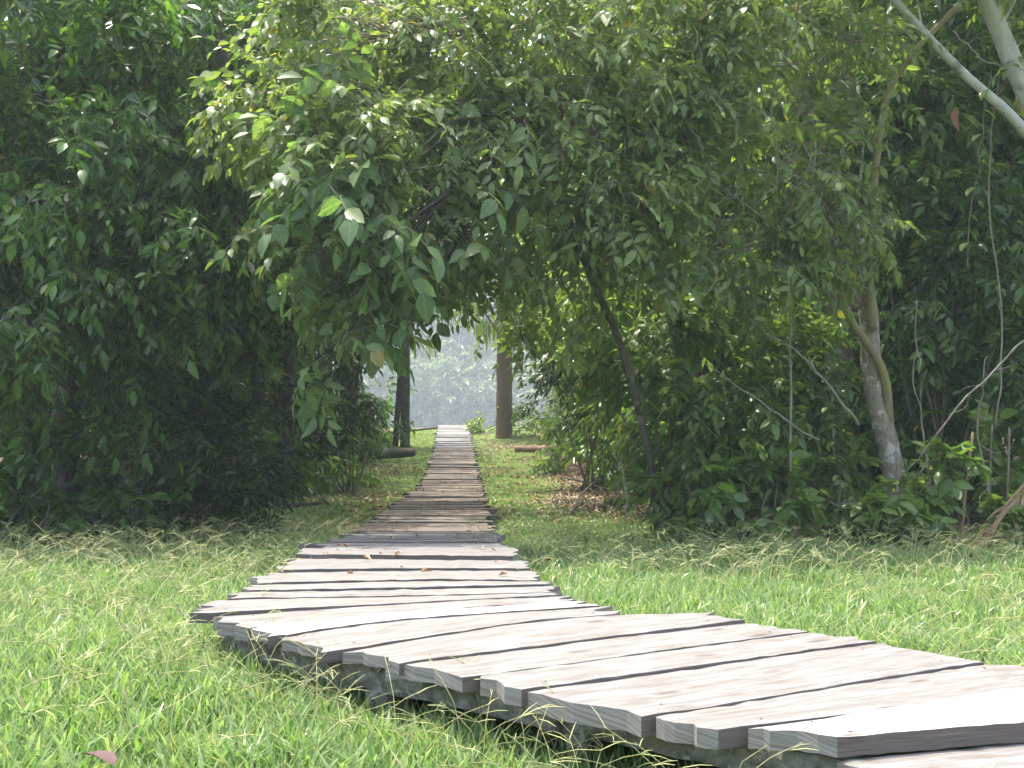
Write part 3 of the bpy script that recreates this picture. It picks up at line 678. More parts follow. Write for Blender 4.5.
# ---- small-leaved tree that fills the top of the picture
tree('small_leaved_tree', 'small leaved pale green tree hanging a curtain of leaves above the path', 'tree', (2.3, 14.4),
     [P(690, 430, 14.2), P(672, 300, 13.6), P(640, 150, 13.0), P(600, 0, 12.6), P(560, -120, 12.4)], [.13, .11, .10, .08, .07, .05],
     [LB(400, 50, 12.2, 1.0, .8, 200), LB(500, 20, 12.2, 1.0, .8, 200), LB(460, 120, 12.0, .95, .7, 220), LB(560, 110, 12.0, .95, .8, 220), LB(620, 30, 12.2, 1.0, .8, 190), LB(510, 210, 12.2, .8, .6, 190), LB(600, 200, 12.2, .8, .7, 190),
      LB(485, 268, 12.6, .5, .3, 60), LB(425, 283, 12.2, .38, .2, 34), LB(512, 312, 13.2, .42, .16, 34), LB(390, -60, 12.2, 1.2, .8, 60), LB(520, -80, 12.4, 1.4, .8, 70), LB(650, -80, 12.4, 1.2, .8, 60), LB(340, 40, 12.4, .8, .7, 90), LB(310, 110, 12.0, .6, .6, 110), LB(360, 160, 11.6, .7, .6, 130), LB(430, 190, 11.7, .7, .5, 120), LB(320, 220, 11.4, .5, .45, 70), LB(330, 40, 12.2, .7, .6, 80), LB(350, 290, 11.6, .35, .3, 34), LB(560, 280, 12.8, .6, .4, 80)],
     'leaf_pale', ['mid', 'tiny', 'airy'], bark='bark_pale', droop=.35, twigs=14, nf=.7)
# ---- the pale-trunked tree on the right
rt = tree('pale_trunk_tree', 'pale lichen spotted tree with forked leaning trunks at the right forest edge', 'tree', (4.62, 13.7),
     [P(893, 470, 13.65), P(874, 390, 13.6), P(868, 310, 13.55), P(856, 240, 13.5), P(828, 160, 13.4), P(795, 80, 13.3), P(770, -40, 13.2)], [.17, .135, .12, .11, .095, .075, .055, .035],
     [LB(690, 60, 12.4, .9, .8, 200), LB(770, 40, 12.6, .9, .8, 200), LB(700, 170, 12.3, .85, .7, 200), LB(780, 160, 12.5, .7, .7, 170), LB(660, 240, 12.6, .7, .5, 130), LB(740, 250, 12.6, .7, .45, 130), LB(730, -70, 12.8, 1.4, .8, 60), LB(850, -60, 13, 1.2, .8, 50), LB(840, 50, 13.1, .6, .6, 80), LB(850, 200, 13.0, .4, .4, 34), LB(810, 260, 12.9, .35, .35, 30)],
     'leaf_pale', ['mid', 'tiny', 'airy'], bark='bark_pale', droop=.3, limb_r=.03, twigs=16,
     extra=[('limb', [P(890, 462, 13.66), P(884, 375, 13.45), P(850, 318, 13.2), P(832, 262, 13.0), P(826, 240, 12.95), P(812, 190, 12.9)], [.062, .052, .046, .038, .032, .018], 'bark_moss'),
            ('limb', [P(872, 330, 13.45), P(870, 240, 13.2), P(884, 110, 13.0), P(912, 55, 12.9), P(966, -4, 12.8), P(1000, -60, 12.8)], [.055, .045, .040, .036, .030, .02], 'bark_moss')])
tree('white_trunk_tree', 'smooth white trunk leaning up past the top right corner', 'tree', (7.3, 13.6),
     [P(1080, 330, 13.4), P(1046, 150, 13.2), P(1012, 60, 13.1), P(985, -10, 13.0), P(965, -120, 12.9)], [.18, .15, .125, .11, .10, .08],
     [LB(960, -110, 12.6, 1.2, .7, 120), LB(1070, -80, 12.8, 1.2, .8, 120), LB(1060, 30, 13.4, .5, .6, 40)], 'leaf_mid', 'mid', bark='bark_white', droop=.3, limb_r=.03)
tree('slanting_tree', 'thin grey trunk slanting diagonally up left under the white trunk', 'tree', (7.6, 14.2),
     [P(1100, 260, 13.4), P(1030, 138, 13.0), P(960, 70, 12.9), P(905, 12, 12.8), P(840, -60, 12.7)], [.08, .066, .058, .05, .044, .03],
     [LB(800, -90, 12.7, .9, .5, 60), LB(900, -80, 12.8, .8, .5, 50)], 'leaf_mid', 'mid', bark='bark_white', droop=.3, limb_r=.025)
# ---- bushes below
shrub('bush', 'tall leafy bush beside the sunlit ground right of the path', 'bush', 2.0, 14.3,
      [LB(662, 340, 13.9, .55, .45, 90), LB(672, 420, 13.8, .4, .5, 80), LB(690, 380, 13.7, .6, .5, 90), LB(690, 470, 13.6, .45, .35, 66), LB(612, 330, 14.2, .45, .4, 60), LB(575, 285, 14.4, .45, .35, 46)], 'leaf_mid', 'mid', stems=9, bark='twig_pale')
shrub('bush', 'dense green bush between the leaning trunk and the pale trunked tree', 'bush', 3.3, 14.4,
      [LB(770, 340, 14.1, .7, .5, 110), LB(760, 420, 13.9, .7, .5, 120), LB(720, 450, 13.7, .5, .4, 60), LB(800, 470, 13.8, .5, .3, 60), LB(820, 380, 14.2, .5, .5, 66), LB(740, 290, 14.2, .6, .5, 70)], 'leaf_mid', 'mid', stems=10, bark='twig_pale')
shrub('bush', 'shadowy tall bush behind the pale trunked tree at the far right', 'bush', 6.0, 15.6,
      [LB(930, 200, 15.2, .8, .6, 120), LB(1000, 260, 15, .8, .6, 130), LB(930, 300, 15.1, .6, .6, 100), LB(990, 350, 14.8, .7, .5, 100), LB(1040, 380, 14.6, .6, .6, 80), LB(900, 120, 15.6, .8, .8, 100), LB(990, 130, 15.8, .8, .8, 110), LB(940, 30, 15.8, .9, .8, 110), LB(930, 400, 15.3, .5, .5, 50), LB(908, 405, 16., .6, .6, 50), LB(960, 440, 15.6, .6, .4, 40)], 'leaf_dark', 'mid', stems=10, bark='twig_pale')
herbs = [(705, 486, 13.0, .42, .24, 36, 'leafy low plant under the tall bush beside the sunlit ground'), (770, 490, 13.1, .42, .24, 36, 'leafy low plant under the dense green bush'),
         (840, 492, 13.0, .36, .22, 30, 'leafy low plant just left of the pale trunk foot'), (895, 490, 12.8, .34, .24, 30, 'leafy low plant in front of the pale trunk foot'),
         (950, 480, 13.0, .34, .35, 26, 'upright bright seedling with pointed leaves right of the pale trunk'), (1010, 440, 13.4, .35, .5, 30, 'leafy plant standing behind the dry palm frond'), (662, 494, 13.3, .26, .16, 20, 'small dark plant at the corner of the sunlit ground')]
for px, py, Yh, rx, rz, n, lab in herbs:
    c = P(px, py, Yh); shrub('undergrowth_plant', lab, 'plant', c[0], Yh, [(c, (rx, rx, rz), n), (P(px + 18, 520, Yh - .1), (rx * 1.25, rx, .14), int(n * .7))], 'leaf_mid', 'herb', stems=5, droop=.25, group='low plants at the right forest edge')

# ---- palms
def palm_frond(mb, base, d, length, n=26, leafl=.45, leafw=.03, droop=.4, mat=0):
    d = nz(d); e = base + d * length; c = spline([base, base + d * length * .5 + [0, 0, .08 * length], e + [0, 0, -droop * length]], n)
    tube(mb, c[::5], [.014, .010, .004], 4, 12, 1)
    t = np.gradient(c, axis=0); Fm = frames(t)
    for i in range(2, n):
        for s in (-1, 1):
            k = math.sin(math.pi * (.12 + .85 * i / n)) ** .6
            q = Fm[i] @ nz([s * 1., .55, -.28 + R.randn() * .1]); q[2] -= .25; q = nz(q)
            L = leafl * k; sd = nz(np.cross(q, [0, 0, 1.])); w = leafw * .5
            p0 = c[i]; p1 = p0 + q * L * .5; p2 = p0 + q * L + [0, 0, -.16 * L]
            mb.add([p0 - sd * w * .4, p0 + sd * w * .4, p1 + sd * w, p1 - sd * w, p2], [np.array([[0, 1, 2, 3]]), np.array([[3, 2, 4]])], mat)
def palm(label, x, y, ztop, fronds, length, leafl, r=.09, leafw=.035, lo=-.2, bark='bark_brown', group=None):
    o = np.array([x, y, float(ground_z(x, y))]); t = thing('palm_tree', label, 'palm', o, 0, group); mb = MB()
    top = np.array([x, y, ztop]); tube(mb, [o - [0, 0, .2], (o + top) / 2 + [.05, 0, 0], top], [r * 1.2, r, r * .8], 10, 20, 0, .03)
    link('trunk', mb.mesh('trunk', [M[bark]], origin=o), t)
    for k in range(fronds):
        fm = MB(); a = k * 2.399 + R.rand(); palm_frond(fm, top, [math.cos(a), math.sin(a), R.uniform(lo, .9)], length * R.uniform(.8, 1.1), 26, leafl, leafw, R.uniform(.15, .5))
        link('frond', fm.mesh('frond', [M['palm'], M['twig_pale']], origin=o, smooth=False), t)
    return t
palm('feather palm with backlit fronds half hidden behind the tall bush', 3.3, 20.5, 4.1, 13, 2.6, .75, leafw=.05)
# ---- two trunks at the far end of the walk
def far_trunk(label, px, Yd, w, bark, h, lobes, hang, second=None):
    b = P(px, 430, Yd); bx = b[0]; o = np.array([bx, Yd, float(ground_z(bx, Yd))]); t = thing('forest_tree', label, 'tree', o)
    mb = MB(); tube(mb, [o - [0, 0, .3], o + [.0, 0, .25], o + [.02, 0, h * .5], o + [.05, 0, h]], [w * 1.45, w * 1.05, w * .95, w * .85], 14, 40, 0, .03); limbs(mb, [o, o + [0, 0, h]], lobes, w * .3, 0, 5)
    link('trunk', mb.mesh('trunk', [M[bark]], origin=o), t)
    if second:
        m2 = MB(); tube(m2, [o + [second[0], .1, -.2], o + [second[1], .1, 3.], o + [second[2], 0, 6.]], [.13, .11, .09], 8, 18, 0, .03); link('limb', m2.mesh('limb', [M[bark]], origin=o), t)
    cm = MB(); crown_mesh(cm, lobes, 'back', .4)
    n = hang[0]; q = R.rand(n, 3)
    for a in q:                                  # long hanging leaf strips
        p = P(hang[1] + (hang[2] - hang[1]) * a[0], hang[3] + 14 * a[1], Yd + (a[2] - .5) * 2); L = R.uniform(.4, 1.2); w2 = R.uniform(.02, .045); s = nz([R.randn(), R.randn(), 0]) * w2
        cm.add([p - s, p + s, p + s * 1.1 + [0, 0, -L * .6], p - s * 1.1 + [.02, 0, -L * .6], p + [.03, 0, -L]], [np.array([[0, 1, 2, 3]]), np.array([[3, 2, 4]])], 0)
    link('crown', cm.mesh('crown', [M['leaf_mid'] if hang[4] else M['palm'], M['twig']], origin=o, uv=True), t)
far_trunk('slim dark twin trunk left of the boardwalk at its far end', 405, 46, .19, 'bark_dark', 9., [LB(395, 255, 46, 2.2, 1.6, 160), LB(350, 300, 46, 1.8, 1.4, 110), LB(370, 190, 46, 2.6, 1.6, 130), LB(380, 335, 46, .6, .4, 24), LB(428, 292, 46, 1.2, .7, 70)], (26, 410, 440, 332, 1), (-.42, -.20, .1))
far_trunk('thick reddish brown trunk right of the boardwalk at its far end', 504, 50, .35, 'bark_brown', 10., [LB(520, 240, 50, 2.6, 1.6, 150), LB(560, 280, 50, 2.2, 1.6, 130), LB(510, 170, 50, 2.6, 1.4, 110), LB(508, 312, 50, 1.0, .5, 50), LB(470, 290, 50, 1.0, .6, 46)], (150, 474, 532, 316, 0))

# ---- forest prototypes for everything further in
def proto_tree(h, r, n, leaf, bark, seed, low=False):
    lobes = []
    for k in range(7):
        a = k * 2.4 + seed; rr = 1.4 + .5 * R.rand()
        lobes.append(((math.cos(a) * 1.7, math.sin(a) * 1.7, h * (.55 + .42 * k / 6)), (rr, rr, rr * .75), n // 8))
    for k in range(4): a = k * 1.6 + seed; lobes.append(((math.cos(a) * 1.2, math.sin(a) * 1.2, h * (.30 + .07 * k)), (1.2, 1.2, .9), n // 12))
    t = thing('forest_tree', '', 'tree'); mb = MB(); pts = [(0, 0, -.3), (.08, .05, h * .35), (-.1, .1, h * .7), (0, 0, h * .95)]
    tube(mb, pts, [r * 1.2, r, r * .75, r * .35], 9, 24, 0, .03); limbs(mb, pts, lobes, r * .5, 0, 4, (.25, 1.))
    link('trunk', mb.mesh('trunk', [M[bark]]), t); cm = MB(); crown_mesh(cm, lobes, 'back', .4, (.9, 1.4)); link('crown', cm.mesh('crown', [M[leaf], M['twig']], uv=True), t)
    return t
protos = [proto_tree(9.5, .17, 640, 'leaf_dark', 'bark_dark', 0), proto_tree(11., .2, 700, 'leaf_mid', 'bark_pale', 1.3), proto_tree(8., .14, 560, 'leaf_mid', 'bark_dark', 2.2)]
def proto_shrub(leaf, n, sp):
    t = thing('undergrowth_shrub', '', 'shrub'); mb = MB(); lobes = [((R.randn() * .5, R.randn() * .5, .35 + .4 * k), (.75, .75, .5), n // 4) for k in range(4)]
    for k in range(6):
        e = np.array(lobes[k % 4][0]) + R.randn(3) * .3; tube(mb, [(R.randn() * .1, R.randn() * .1, -.1), e * .5 + R.randn(3) * .1, e], [.02, .016, .006], 5, 8)
    link('stem', mb.mesh('stem', [M['twig']]), t); cm = MB(); crown_mesh(cm, lobes, sp, .2, (.7, 1.1)); link('foliage', cm.mesh('foliage', [M[leaf], M['twig']], uv=True), t); return t
sprotos = [proto_shrub('leaf_dark', 150, 'back'), proto_shrub('leaf_mid', 150, 'back')]
def tall_proto(seed):
    t = thing('forest_tree', '', 'tree'); mb = MB(); pts = [(0, 0, -.3), (.1, .05, 3.), (.0, .1, 6.), (.1, 0, 8.5)]
    lobes = [((math.cos(k * 2.4 + seed) * 2.3, math.sin(k * 2.4 + seed) * 2.3, 7.2 + .45 * k), (1.7, 1.7, 1.), 80) for k in range(7)]
    tube(mb, pts, [.17, .14, .11, .06], 9, 24, 0, .03); limbs(mb, pts, lobes, .07, 0, 4, (.6, 1.))
    link('trunk', mb.mesh('trunk', [M['bark_dark']]), t); cm = MB(); crown_mesh(cm, lobes, 'back', .35, (.9, 1.4)); link('crown', cm.mesh('crown', [M['leaf_mid'], M['twig']], uv=True), t); return t
arch = tall_proto(.4)
used = set()
def put(pl, k, x, y, sc, label, group):
    p = pl[k]; loc = (x, y, float(ground_z(x, y)) - .03); rz = R.uniform(0, 6.28)
    if p.name not in used:
        used.add(p.name); p.location = loc; p.rotation_euler.z = rz; p.scale = (sc,) * 3; p['label'] = label; p['group'] = group; return p
    return dup(p, loc, rz, sc, label, group)
LL, RL = 'shadowy tree standing in the dark forest left of the boardwalk', 'shadowy tree standing in the dark forest right of the boardwalk'
k = 0
for y in (17.5, 20.5, 24, 28, 33, 39, 45, 52):
    for j, x in enumerate((-6.5, -9., -12.4, -16.)):
        if y < 22 and j == 0 and y > 19: continue
        if y > 34 and j == 3: continue
        put(protos, (k + j) % 3, x - .045 * (y - 18) + R.randn() * .5 - (.9 if y > 30 and j == 0 else 0), y + R.randn() * .6, R.uniform(.85, 1.1), LL, 'trees of the left forest'); k += 1
    for j, x in enumerate((4.6, 7.6, 11.2, 15.)):
        if y > 34 and j == 3: continue
        put(protos, (k + j) % 3, x - .02 * (y - 18) + R.randn() * .5, y + R.randn() * .6, R.uniform(.85, 1.1), RL, 'trees of the right forest'); k += 1
for i, (x, y) in enumerate(((-4.6, 17.8), (-4.5, 22.5), (2.6, 21), (-5.9, 26.5), (5.0, 33), (-5.2, 31.5), (-5.4, 36.5), (3.2, 36), (-5.8, 41.5), (2.6, 41), (5.0, 17.6), (8.5, 17.8), (-8, 18.5))):
    put([arch], 0, x, y, R.uniform(.92, 1.08), 'tall slim dark tree arching high over the shaded boardwalk', 'tall trees arching over the walk')
for y in np.arange(16.5, 52, 2.6):
    for j in range(3):
        x = -5.2 - .04 * (y - 16) - j * 1.6 + R.randn() * .3
        if y > 21: put(sprotos, R.randint(2), x, y + R.randn() * .4, R.uniform(.8, 1.25), 'dim undergrowth shrub below the trees left of the boardwalk', 'undergrowth shrubs on the left')
        x = 3.6 - .02 * (y - 16) + j * 1.6 + R.randn() * .3
        put(sprotos, R.randint(2), x, y + R.randn() * .4, R.uniform(.8, 1.25), 'dim undergrowth shrub below the trees right of the boardwalk', 'undergrowth shrubs on the right')
shrub('shrub', 'glinting glossy leaved shrub between the thick brown trunk and the tall bush', 'shrub', 1.8, 26.5,
      [LB(572, 350, 27, .8, .5, 110), LB(600, 372, 27, .9, .5, 110), LB(560, 395, 28, .5, .4, 60), LB(620, 330, 25, .9, .7, 80)], 'leaf_gloss', 'slim', stems=8, sc=(1., 1.5))
shrub('shrub', 'dark shrub closing the left side of the bright gap at the path end', 'shrub', -3.9, 27,
      [LB(330, 400, 27, .8, .8, 100), LB(325, 340, 27, .8, .8, 90), LB(348, 345, 27, .35, .5, 36), LB(312, 430, 27, .5, .3, 40)], 'leaf_gloss', 'slim', stems=8, sc=(1., 1.5))
shrub('shrub', 'sunlit low yellow green shrub at the foot of the thick brown trunk', 'shrub', -1.6, 53,
      [LB(494, 425, 53, .6, .45, 60), LB(530, 425, 50, 1.2, .6, 60), LB(560, 430, 46, 1.2, .6, 50)], 'leaf_yellow', 'back', stems=6)

# ---- far bank
def far_forest():
    mb = MB(); lob = []
    for k in range(150):
        x = -170 + 290 * R.rand(); y = R.uniform(268, 315); rr = R.uniform(5, 10); lob.append(((x, y, float(ground_z(x, y)) + R.uniform(1, 42)), (rr, rr * .7, rr * .8), 120))
    for k in range(110):
        x = -105 + 150 * R.rand(); y = R.uniform(255, 268); rr = R.uniform(3, 6.5); lob.append(((x, y, float(ground_z(x, y)) + rr * R.uniform(.2, 2.6)), (rr, rr * .7, rr * .9), 90))
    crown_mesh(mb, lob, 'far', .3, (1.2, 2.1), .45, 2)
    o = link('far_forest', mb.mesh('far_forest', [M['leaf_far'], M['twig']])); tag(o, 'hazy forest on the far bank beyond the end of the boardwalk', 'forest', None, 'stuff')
far_forest()

# ---- fallen and hanging things
def loose_leaf(name, label, p, L, W, yaw, mat, pitch=.1, stem=None):
    V, T, Q = leaf_tpl(L, W, 0, .35, .35); mb = MB(); mb.add(V, [T, Q], 0)
    o = link(name, mb.mesh(name, [M[mat]]), None, p); o.rotation_euler = (pitch, .15, yaw); return tag(o, label, 'leaf')
def on_ground(px, py):
    Ys = np.linspace(3.5, 60, 8000); z = ground_z((px - 512) / F * Ys, Ys); row = HY + (ZC - z) / Ys * F
    k = np.argmin(np.abs(row - py)); return np.array([(px - 512) / F * Ys[k], Ys[k], z[k]])
loose_leaf('fallen_leaf', 'dead maroon leaf lying in the grass in front, bottom left of the boardwalk', on_ground(114, 800) + [0, 0, .12], .15, .10, 1.2, 'maroon_leaf', .5)
loose_leaf('fallen_leaf', 'orange brown fallen leaf lying on the short grass left of the boardwalk', on_ground(262, 555) + [0, 0, .09], .24, .13, .5, 'rust_leaf', .2)
loose_leaf('fallen_leaf', 'orange fallen leaf in the grass beside the right edge of the boardwalk', on_ground(552, 572) + [0, 0, .10], .16, .10, 2., 'rust_leaf', .3)
dl = loose_leaf('dead_leaf', 'large brown dead leaf hanging below the slanting grey trunk', P(957, 106, 13.0), .32, .13, .4, 'rust_leaf', -1.5)
def vine(name, label, pts, r, mat='twig_pale', cat='vine', leaves=None, group=None):
    o = np.asarray(pts[-1], float); t = thing(name, label, cat, o, 0, group); mb = MB()
    p = spline(pts, 14) + R.randn(14, 3) * .012; tube(mb, p, [r * .55, r * .8, r, r * 1.15], 5, 40, 0, .09)
    for _ in range(R.randint(2, 6)):
        q = p[R.randint(1, 13)]; e = q + nz(R.randn(3)) * R.uniform(.2, .6); tube(mb, [q, (q + e) / 2 + R.randn(3) * .05, e], [r * .5, r * .35, .002], 4, 8, 0, .05)
    link('stem', mb.mesh('stem', [M[mat]], origin=o), t)
    if leaves:
        c = spline(pts, leaves[0] + 2)[1:-1]
        for k, q in enumerate(c):
            V, T, Q = leaf_tpl(leaves[1] * R.uniform(.8, 1.15), leaves[1] * .72, 0, .2, .25, .45); d = nz([(1 if k % 2 else -1) * .8, -.5, -.45 + R.randn() * .2]); Fm = frames(d[None])[0]
            lm = MB(); lm.add(V @ Fm.T + q, [T, Q], 0); link('leaf', lm.mesh('leaf', [M['leaf_yellow']], origin=o), t)
    return t
vine('climbing_vine', 'thin vine carrying heart shaped light green leaves below the white trunk', [P(992, 70, 12.6), P(984, 110, 12.6), P(980, 160, 12.6), P(970, 215, 12.65), P(966, 270, 12.7)], .006, 'twig', leaves=(7, .17))
vine('climbing_vine', 'vine of pale green leaves hanging in front of the dense green bush', [P(826, 390, 13.0), P(832, 430, 13.0), P(838, 470, 13.1), P(842, 500, 13.2)], .006, 'twig', leaves=(6, .13))
hv = [([(800, -20), (796, 150), (792, 330), (790, 470)], 12.9, 'straight thin vine hanging from top to bottom left of the pale trunked tree'),
      ([(690, 10), (700, 60), (684, 110), (703, 150)], 11.7, 'short curling bare vine among the pale leaves at the top'),
      ([(728, 0), (730, 70), (733, 130)], 11.8, 'straight bare vine dangling beside the upper pale leaves'),
      ([(756, 30), (775, 85), (772, 120), (790, 140)], 11.9, 'kinked pale vine above the fork of the pale trunked tree'),
      ([(742, 160), (768, 130), (778, 176), (760, 200)], 11.9, 'looping bare vine between leaf curtain and pale trunk'),
      ([(600, 60), (585, 110), (605, 150), (590, 190)], 11.4, 'wavy bare twig vine in the middle of the leaf curtain'),
      ([(1004, 40), (990, 170), (1002, 330), (996, 430)], 13.2, 'long grey vine hanging in the dark gap at the far right'),
      ([(918, 300), (914, 370), (924, 430), (930, 490)], 13.0, 'thin grey upright stem just right of the pale trunk foot'),
      ([(985, 380), (978, 430), (990, 500)], 13.4, 'whitish thin stem in the dark gap above the dry palm frond'),
      ([(905, 475), (955, 410), (1030, 335)], 12.7, 'long straight bare branch slanting up right from the pale trunk foot'),
      ([(700, 360), (765, 405), (818, 440)], 12.9, 'pale fallen branch slanting down through the dense green bush'),
      ([(760, 330), (805, 360), (860, 425)], 12.9, 'thin dead branch leaning against the pale trunk from the left'),
      ([(616, 440), (622, 470), (629, 520)], 12.9, 'thin green stem hanging at the corner of the sunlit ground'),
      ([(890, 70), (850, 40), (790, 25)], 12.4, 'thin bare branch reaching left from the curved moss limb'),
      ([(1030, 70), (985, 60), (952, 30)], 12.5, 'short bare branch crossing the white trunk')]
for pts, Yv, lab in hv: isb = 'branch' in lab or 'stem' in lab; vine('bare_branch' if isb else 'hanging_vine', lab, [P(a, b, Yv + R.randn() * .08) for a, b in pts], R.uniform(.006, .010) if Yv < 12.6 else R.uniform(.008, .014), cat='branch' if isb else 'vine', group='vines and bare branches at the right forest edge')
# dry palm frond
o = np.array([(984 - 512) / F * 12.9, 12.9, float(ground_z((984 - 512) / F * 12.9, 12.9))]); t = thing('palm_frond', 'dry brown broken palm frond lying against the undergrowth at the far right', 'palm frond', o)
mb = MB(); tube(mb, [o, o + [.22, -.05, .5], o + [.65, 0, .95]], [.024, .018, .010], 6, 10); link('stalk', mb.mesh('stalk', [M['dry']], origin=o), t)
mb = MB()
for k in range(16):
    b = o + np.array([.06 + .036 * k, R.randn() * .04, .16 + .048 * k]); q = nz([R.uniform(-.9, .2), R.uniform(-.5, .0), R.uniform(-.9, -.15)]); L = R.uniform(.3, .6); sd = nz(np.cross(q, [0, 1, .3])) * R.uniform(.015, .03)
    mb.add([b - sd, b + sd, b + q * L * .6 + sd, b + q * L * .6 - sd, b + q * L + [0, 0, -.08]], [np.array([[0, 1, 2, 3]]), np.array([[3, 2, 4]])], 0)
link('leaflet', mb.mesh('leaflet', [M['dry']], origin=o), t)['kind'] = 'stuff'
for (a, b, lab) in (((958, 500), (972, 432), 'upright broken dry brown stalk right of the upright seedling'), ((946, 494), (940, 452), 'short dry brown stalk behind the upright seedling')):
    p = P(a[0], a[1] + 40, 12.85); p[2] = float(ground_z(p[0], p[1])) - .02; q = P(b[0], b[1], p[1]); m2 = MB(); rough_bar([p, (p + q) / 2, q], .035, .02, 10, .003, 0, m2); tag(link('dry_stalk', m2.mesh('dry_stalk', [M['dry']])), lab, 'stalk', 'dry brown stalks')
def log(label, pa, pb, r, mat='log_dark', name='fallen_log', cat='log', lift=.6, bend=.02):
    a, b = np.asarray(pa, float) + [0, 0, r * lift], np.asarray(pb, float) + [0, 0, r * lift]; mb = MB()
    tube(mb, [a, (a + b) / 2 + R.randn(3) * bend, b], [r * .9, r, r * .75], 9, 16, 0, .08); return tag(link(name, mb.mesh(name, [M[mat]])), label, cat)
log('short dark rotten log on the grass left of the far boardwalk', on_ground(370, 459), on_ground(413, 456), .2)
log('low brown log lying on the sunlit ground right of the far boardwalk', on_ground(516, 452), on_ground(570, 452), .16, 'bark_brown')
log('thin fallen pole lying behind the slim dark trunk', on_ground(372, 438) + [0, 0, .1], on_ground(437, 434) + [0, 0, .25], .07, 'bark_dark', 'fallen_pole', 'pole')
g = on_ground(353, 497); log('pale stick propped upright against the left undergrowth beside the path', g, P(367, 452, g[1]), .035, 'twig_pale', 'fallen_stick', 'stick', 0, .03)
log('small pale stick lying at the foot of the propped stick', on_ground(352, 492), on_ground(366, 497), .028, 'twig_pale', 'fallen_stick', 'stick', .8)
log('dark branch lying in the shade under the glossy left shrub', on_ground(268, 510), on_ground(322, 506), .06, 'log_dark', 'fallen_branch', 'branch')
log('brown branch arching over the pale leaf litter right of the path', on_ground(560, 478), on_ground(606, 500) + [0, 0, .2], .022, 'bark_dark', 'fallen_branch', 'branch', 1, .15)
log('thin brown branch lying across the short grass near the leaf litter', on_ground(568, 520), on_ground(602, 488) + [0, 0, .25], .018, 'bark_dark', 'fallen_branch', 'branch', 1, .1)
# leaf litter
def litter(n, xy, mat, label, name):
    V, T, Q = leaf_tpl(1., .5, 2, .3, .3); x, y = xy(n); k = ~on_walk(x, y); x, y = x[k], y[k]; n = len(x)
    d = R.randn(n, 3); d[:, 2] *= .22; Rm = frames(d); X = place(V, Rm, R.uniform(.07, .17, n), np.stack([x, y, ground_z(x, y) + .02 + .03 * R.rand(n)], -1)).reshape(-1, 3)
    mb = MB(); mb.add(X, [(T[None] + np.arange(n)[:, None, None] * len(V)).reshape(-1, 3)], 0); tag(link(name, mb.mesh(name, [M[mat]])), label, 'leaf litter', None, 'stuff')
litter(2800, lambda n: ((lambda y: (cx(y) + R.choice([-1, 1], n, p=[.4, .6]) * (.9 + 5.5 * R.rand(n) ** 1.3), y))(14.5 + 42 * R.rand(n) ** 1.2)), 'dry', 'brown and tan dead leaves strewn under the trees along the walk', 'leaf_litter')
M['tan_leaf'] = leaf_mat('tan_leaf', (.20, .16, .10), (.30, .25, .17), (.40, .34, .24), odd=(.2, .12, .06), trans=.15, rough=.7, tint=(1.2, 1.1, .9))
def drift(n):
    c = np.array([on_ground(px, py)[:2] for px, py in ((600, 488), (575, 470), (620, 500), (590, 505), (560, 458), (500, 447), (340, 500), (380, 470))]); i = R.randint(0, len(c), n)
    i = np.where(R.rand(n) < .6, R.randint(0, 4, n), i); return c[i, 0] + R.randn(n) * .6, c[i, 1] + R.randn(n) * 1.5
def on_boards(n):
    y = 4.5 + 40 * R.rand(n) ** 1.4; x = cx(y) + R.uniform(-.7, .7, n); k = y > 7; x, y = x[k], y[k]
    V, T, Q = leaf_tpl(1., .5, 2, .3, .3); n = len(x); d = R.randn(n, 3); d[:, 2] *= .12
    X = place(V, frames(d), R.uniform(.03, .09, n), np.stack([x, y, ZC - deckH(y) + .022], -1)).reshape(-1, 3)
    mb = MB(); mb.add(X, [(T[None] + np.arange(n)[:, None, None] * 4).reshape(-1, 3)], 0); tag(link('leaf_scraps', mb.mesh('leaf_scraps', [M['dry']])), 'small dry leaf scraps lying on the boardwalk planks', 'leaf litter', None, 'stuff')
on_boards(170)
litter(5200, drift, 'tan_leaf', 'pale dry leaf litter drifted in sunlit patches beside the walk', 'leaf_drift')

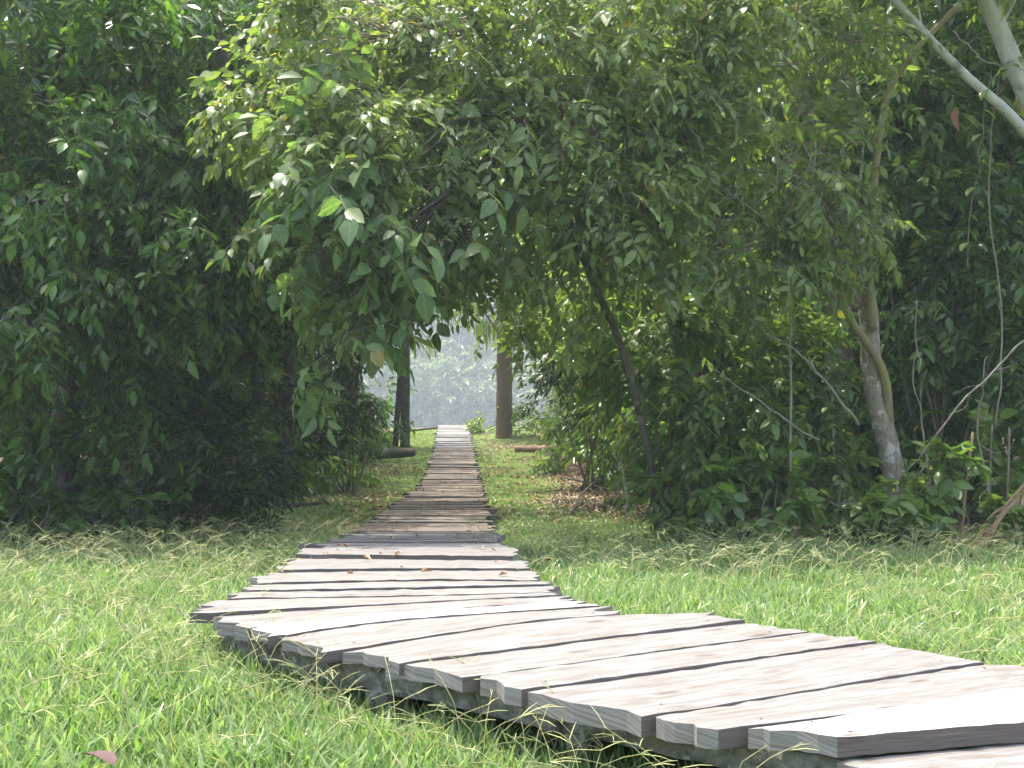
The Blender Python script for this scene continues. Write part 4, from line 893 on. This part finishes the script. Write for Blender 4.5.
# ------------------------------------------------------------------ air, light, camera
m, nt, out = newmat('haze'); v = node(nt, 'ShaderNodeVolumePrincipled'); v.inputs['Density'].default_value = .0010; v.inputs['Color'].default_value = (.78, .89, 1, 1); v.inputs['Anisotropy'].default_value = .2
nt.links.new(v.outputs[0], out.inputs['Volume'])
try: m.cycles.homogeneous_volume = True
except Exception: pass
x0, x1, y0, y1, z0, z1 = -262, 262, -32, 424, -6, 62
mb = MB(); mb.add([(x, y, z) for x in (x0, x1) for y in (y0, y1) for z in (z0, z1)], [np.array([[0, 1, 3, 2], [4, 6, 7, 5], [0, 4, 5, 1], [2, 3, 7, 6], [0, 2, 6, 4], [1, 5, 7, 3]])])
tag(link('haze', mb.mesh('haze', [m], smooth=False)), 'thin humid air filling the clearing and forest', None, None, 'stuff')

W = bpy.data.worlds.new('World'); S.world = W; W.use_nodes = True; nt = W.node_tree
bg = nt.nodes['Background']; sky = nt.nodes.new('ShaderNodeTexSky'); sky.sky_type = 'NISHITA'; sky.sun_disc = False
EL, AZ = math.radians(74), math.radians(-32)      # AZ: clockwise from +Y; sun behind the trees, a little to the left
sky.sun_elevation = EL; sky.sun_rotation = AZ; sky.air_density = 1.2; sky.dust_density = 6.0
nt.links.new(sky.outputs[0], bg.inputs[0]); bg.inputs[1].default_value = .15
sun = bpy.data.lights.new('sun', 'SUN'); sun.energy = 2.0; sun.angle = math.radians(.6); sun.color = (1, .965, .90)
so = bpy.data.objects.new('sun', sun); C.objects.link(so)
dvec = np.array([math.sin(AZ) * math.cos(EL), math.cos(AZ) * math.cos(EL), math.sin(EL)])
from mathutils import Vector
so.rotation_euler = Vector(dvec).to_track_quat('Z', 'Y').to_euler(); so.location = (-10, 20, 30)
cam = bpy.data.cameras.new('camera'); co = bpy.data.objects.new('camera', cam); C.objects.link(co)
co.location = (0, 0, ZC); co.rotation_euler = (math.pi / 2, 0, 0)
cam.sensor_width = 36; cam.lens = F / 1024 * 36; cam.shift_y = (HY - 384) / 1024; cam.clip_start = .05; cam.clip_end = 1000
S.camera = co
S.view_settings.view_transform = 'Standard'; S.view_settings.look = 'None'; S.view_settings.exposure = 2.08; S.view_settings.gamma = 1
cy = S.cycles; cy.max_bounces = 7; cy.diffuse_bounces = 4; cy.glossy_bounces = 2; cy.transmission_bounces = 4; cy.volume_bounces = 1; cy.transparent_max_bounces = 4
cy.use_denoising = True; cy.sample_clamp_indirect = 6; cy.use_adaptive_sampling = True; cy.adaptive_threshold = .02
print('verts', sum(len(m.vertices) for m in bpy.data.meshes))
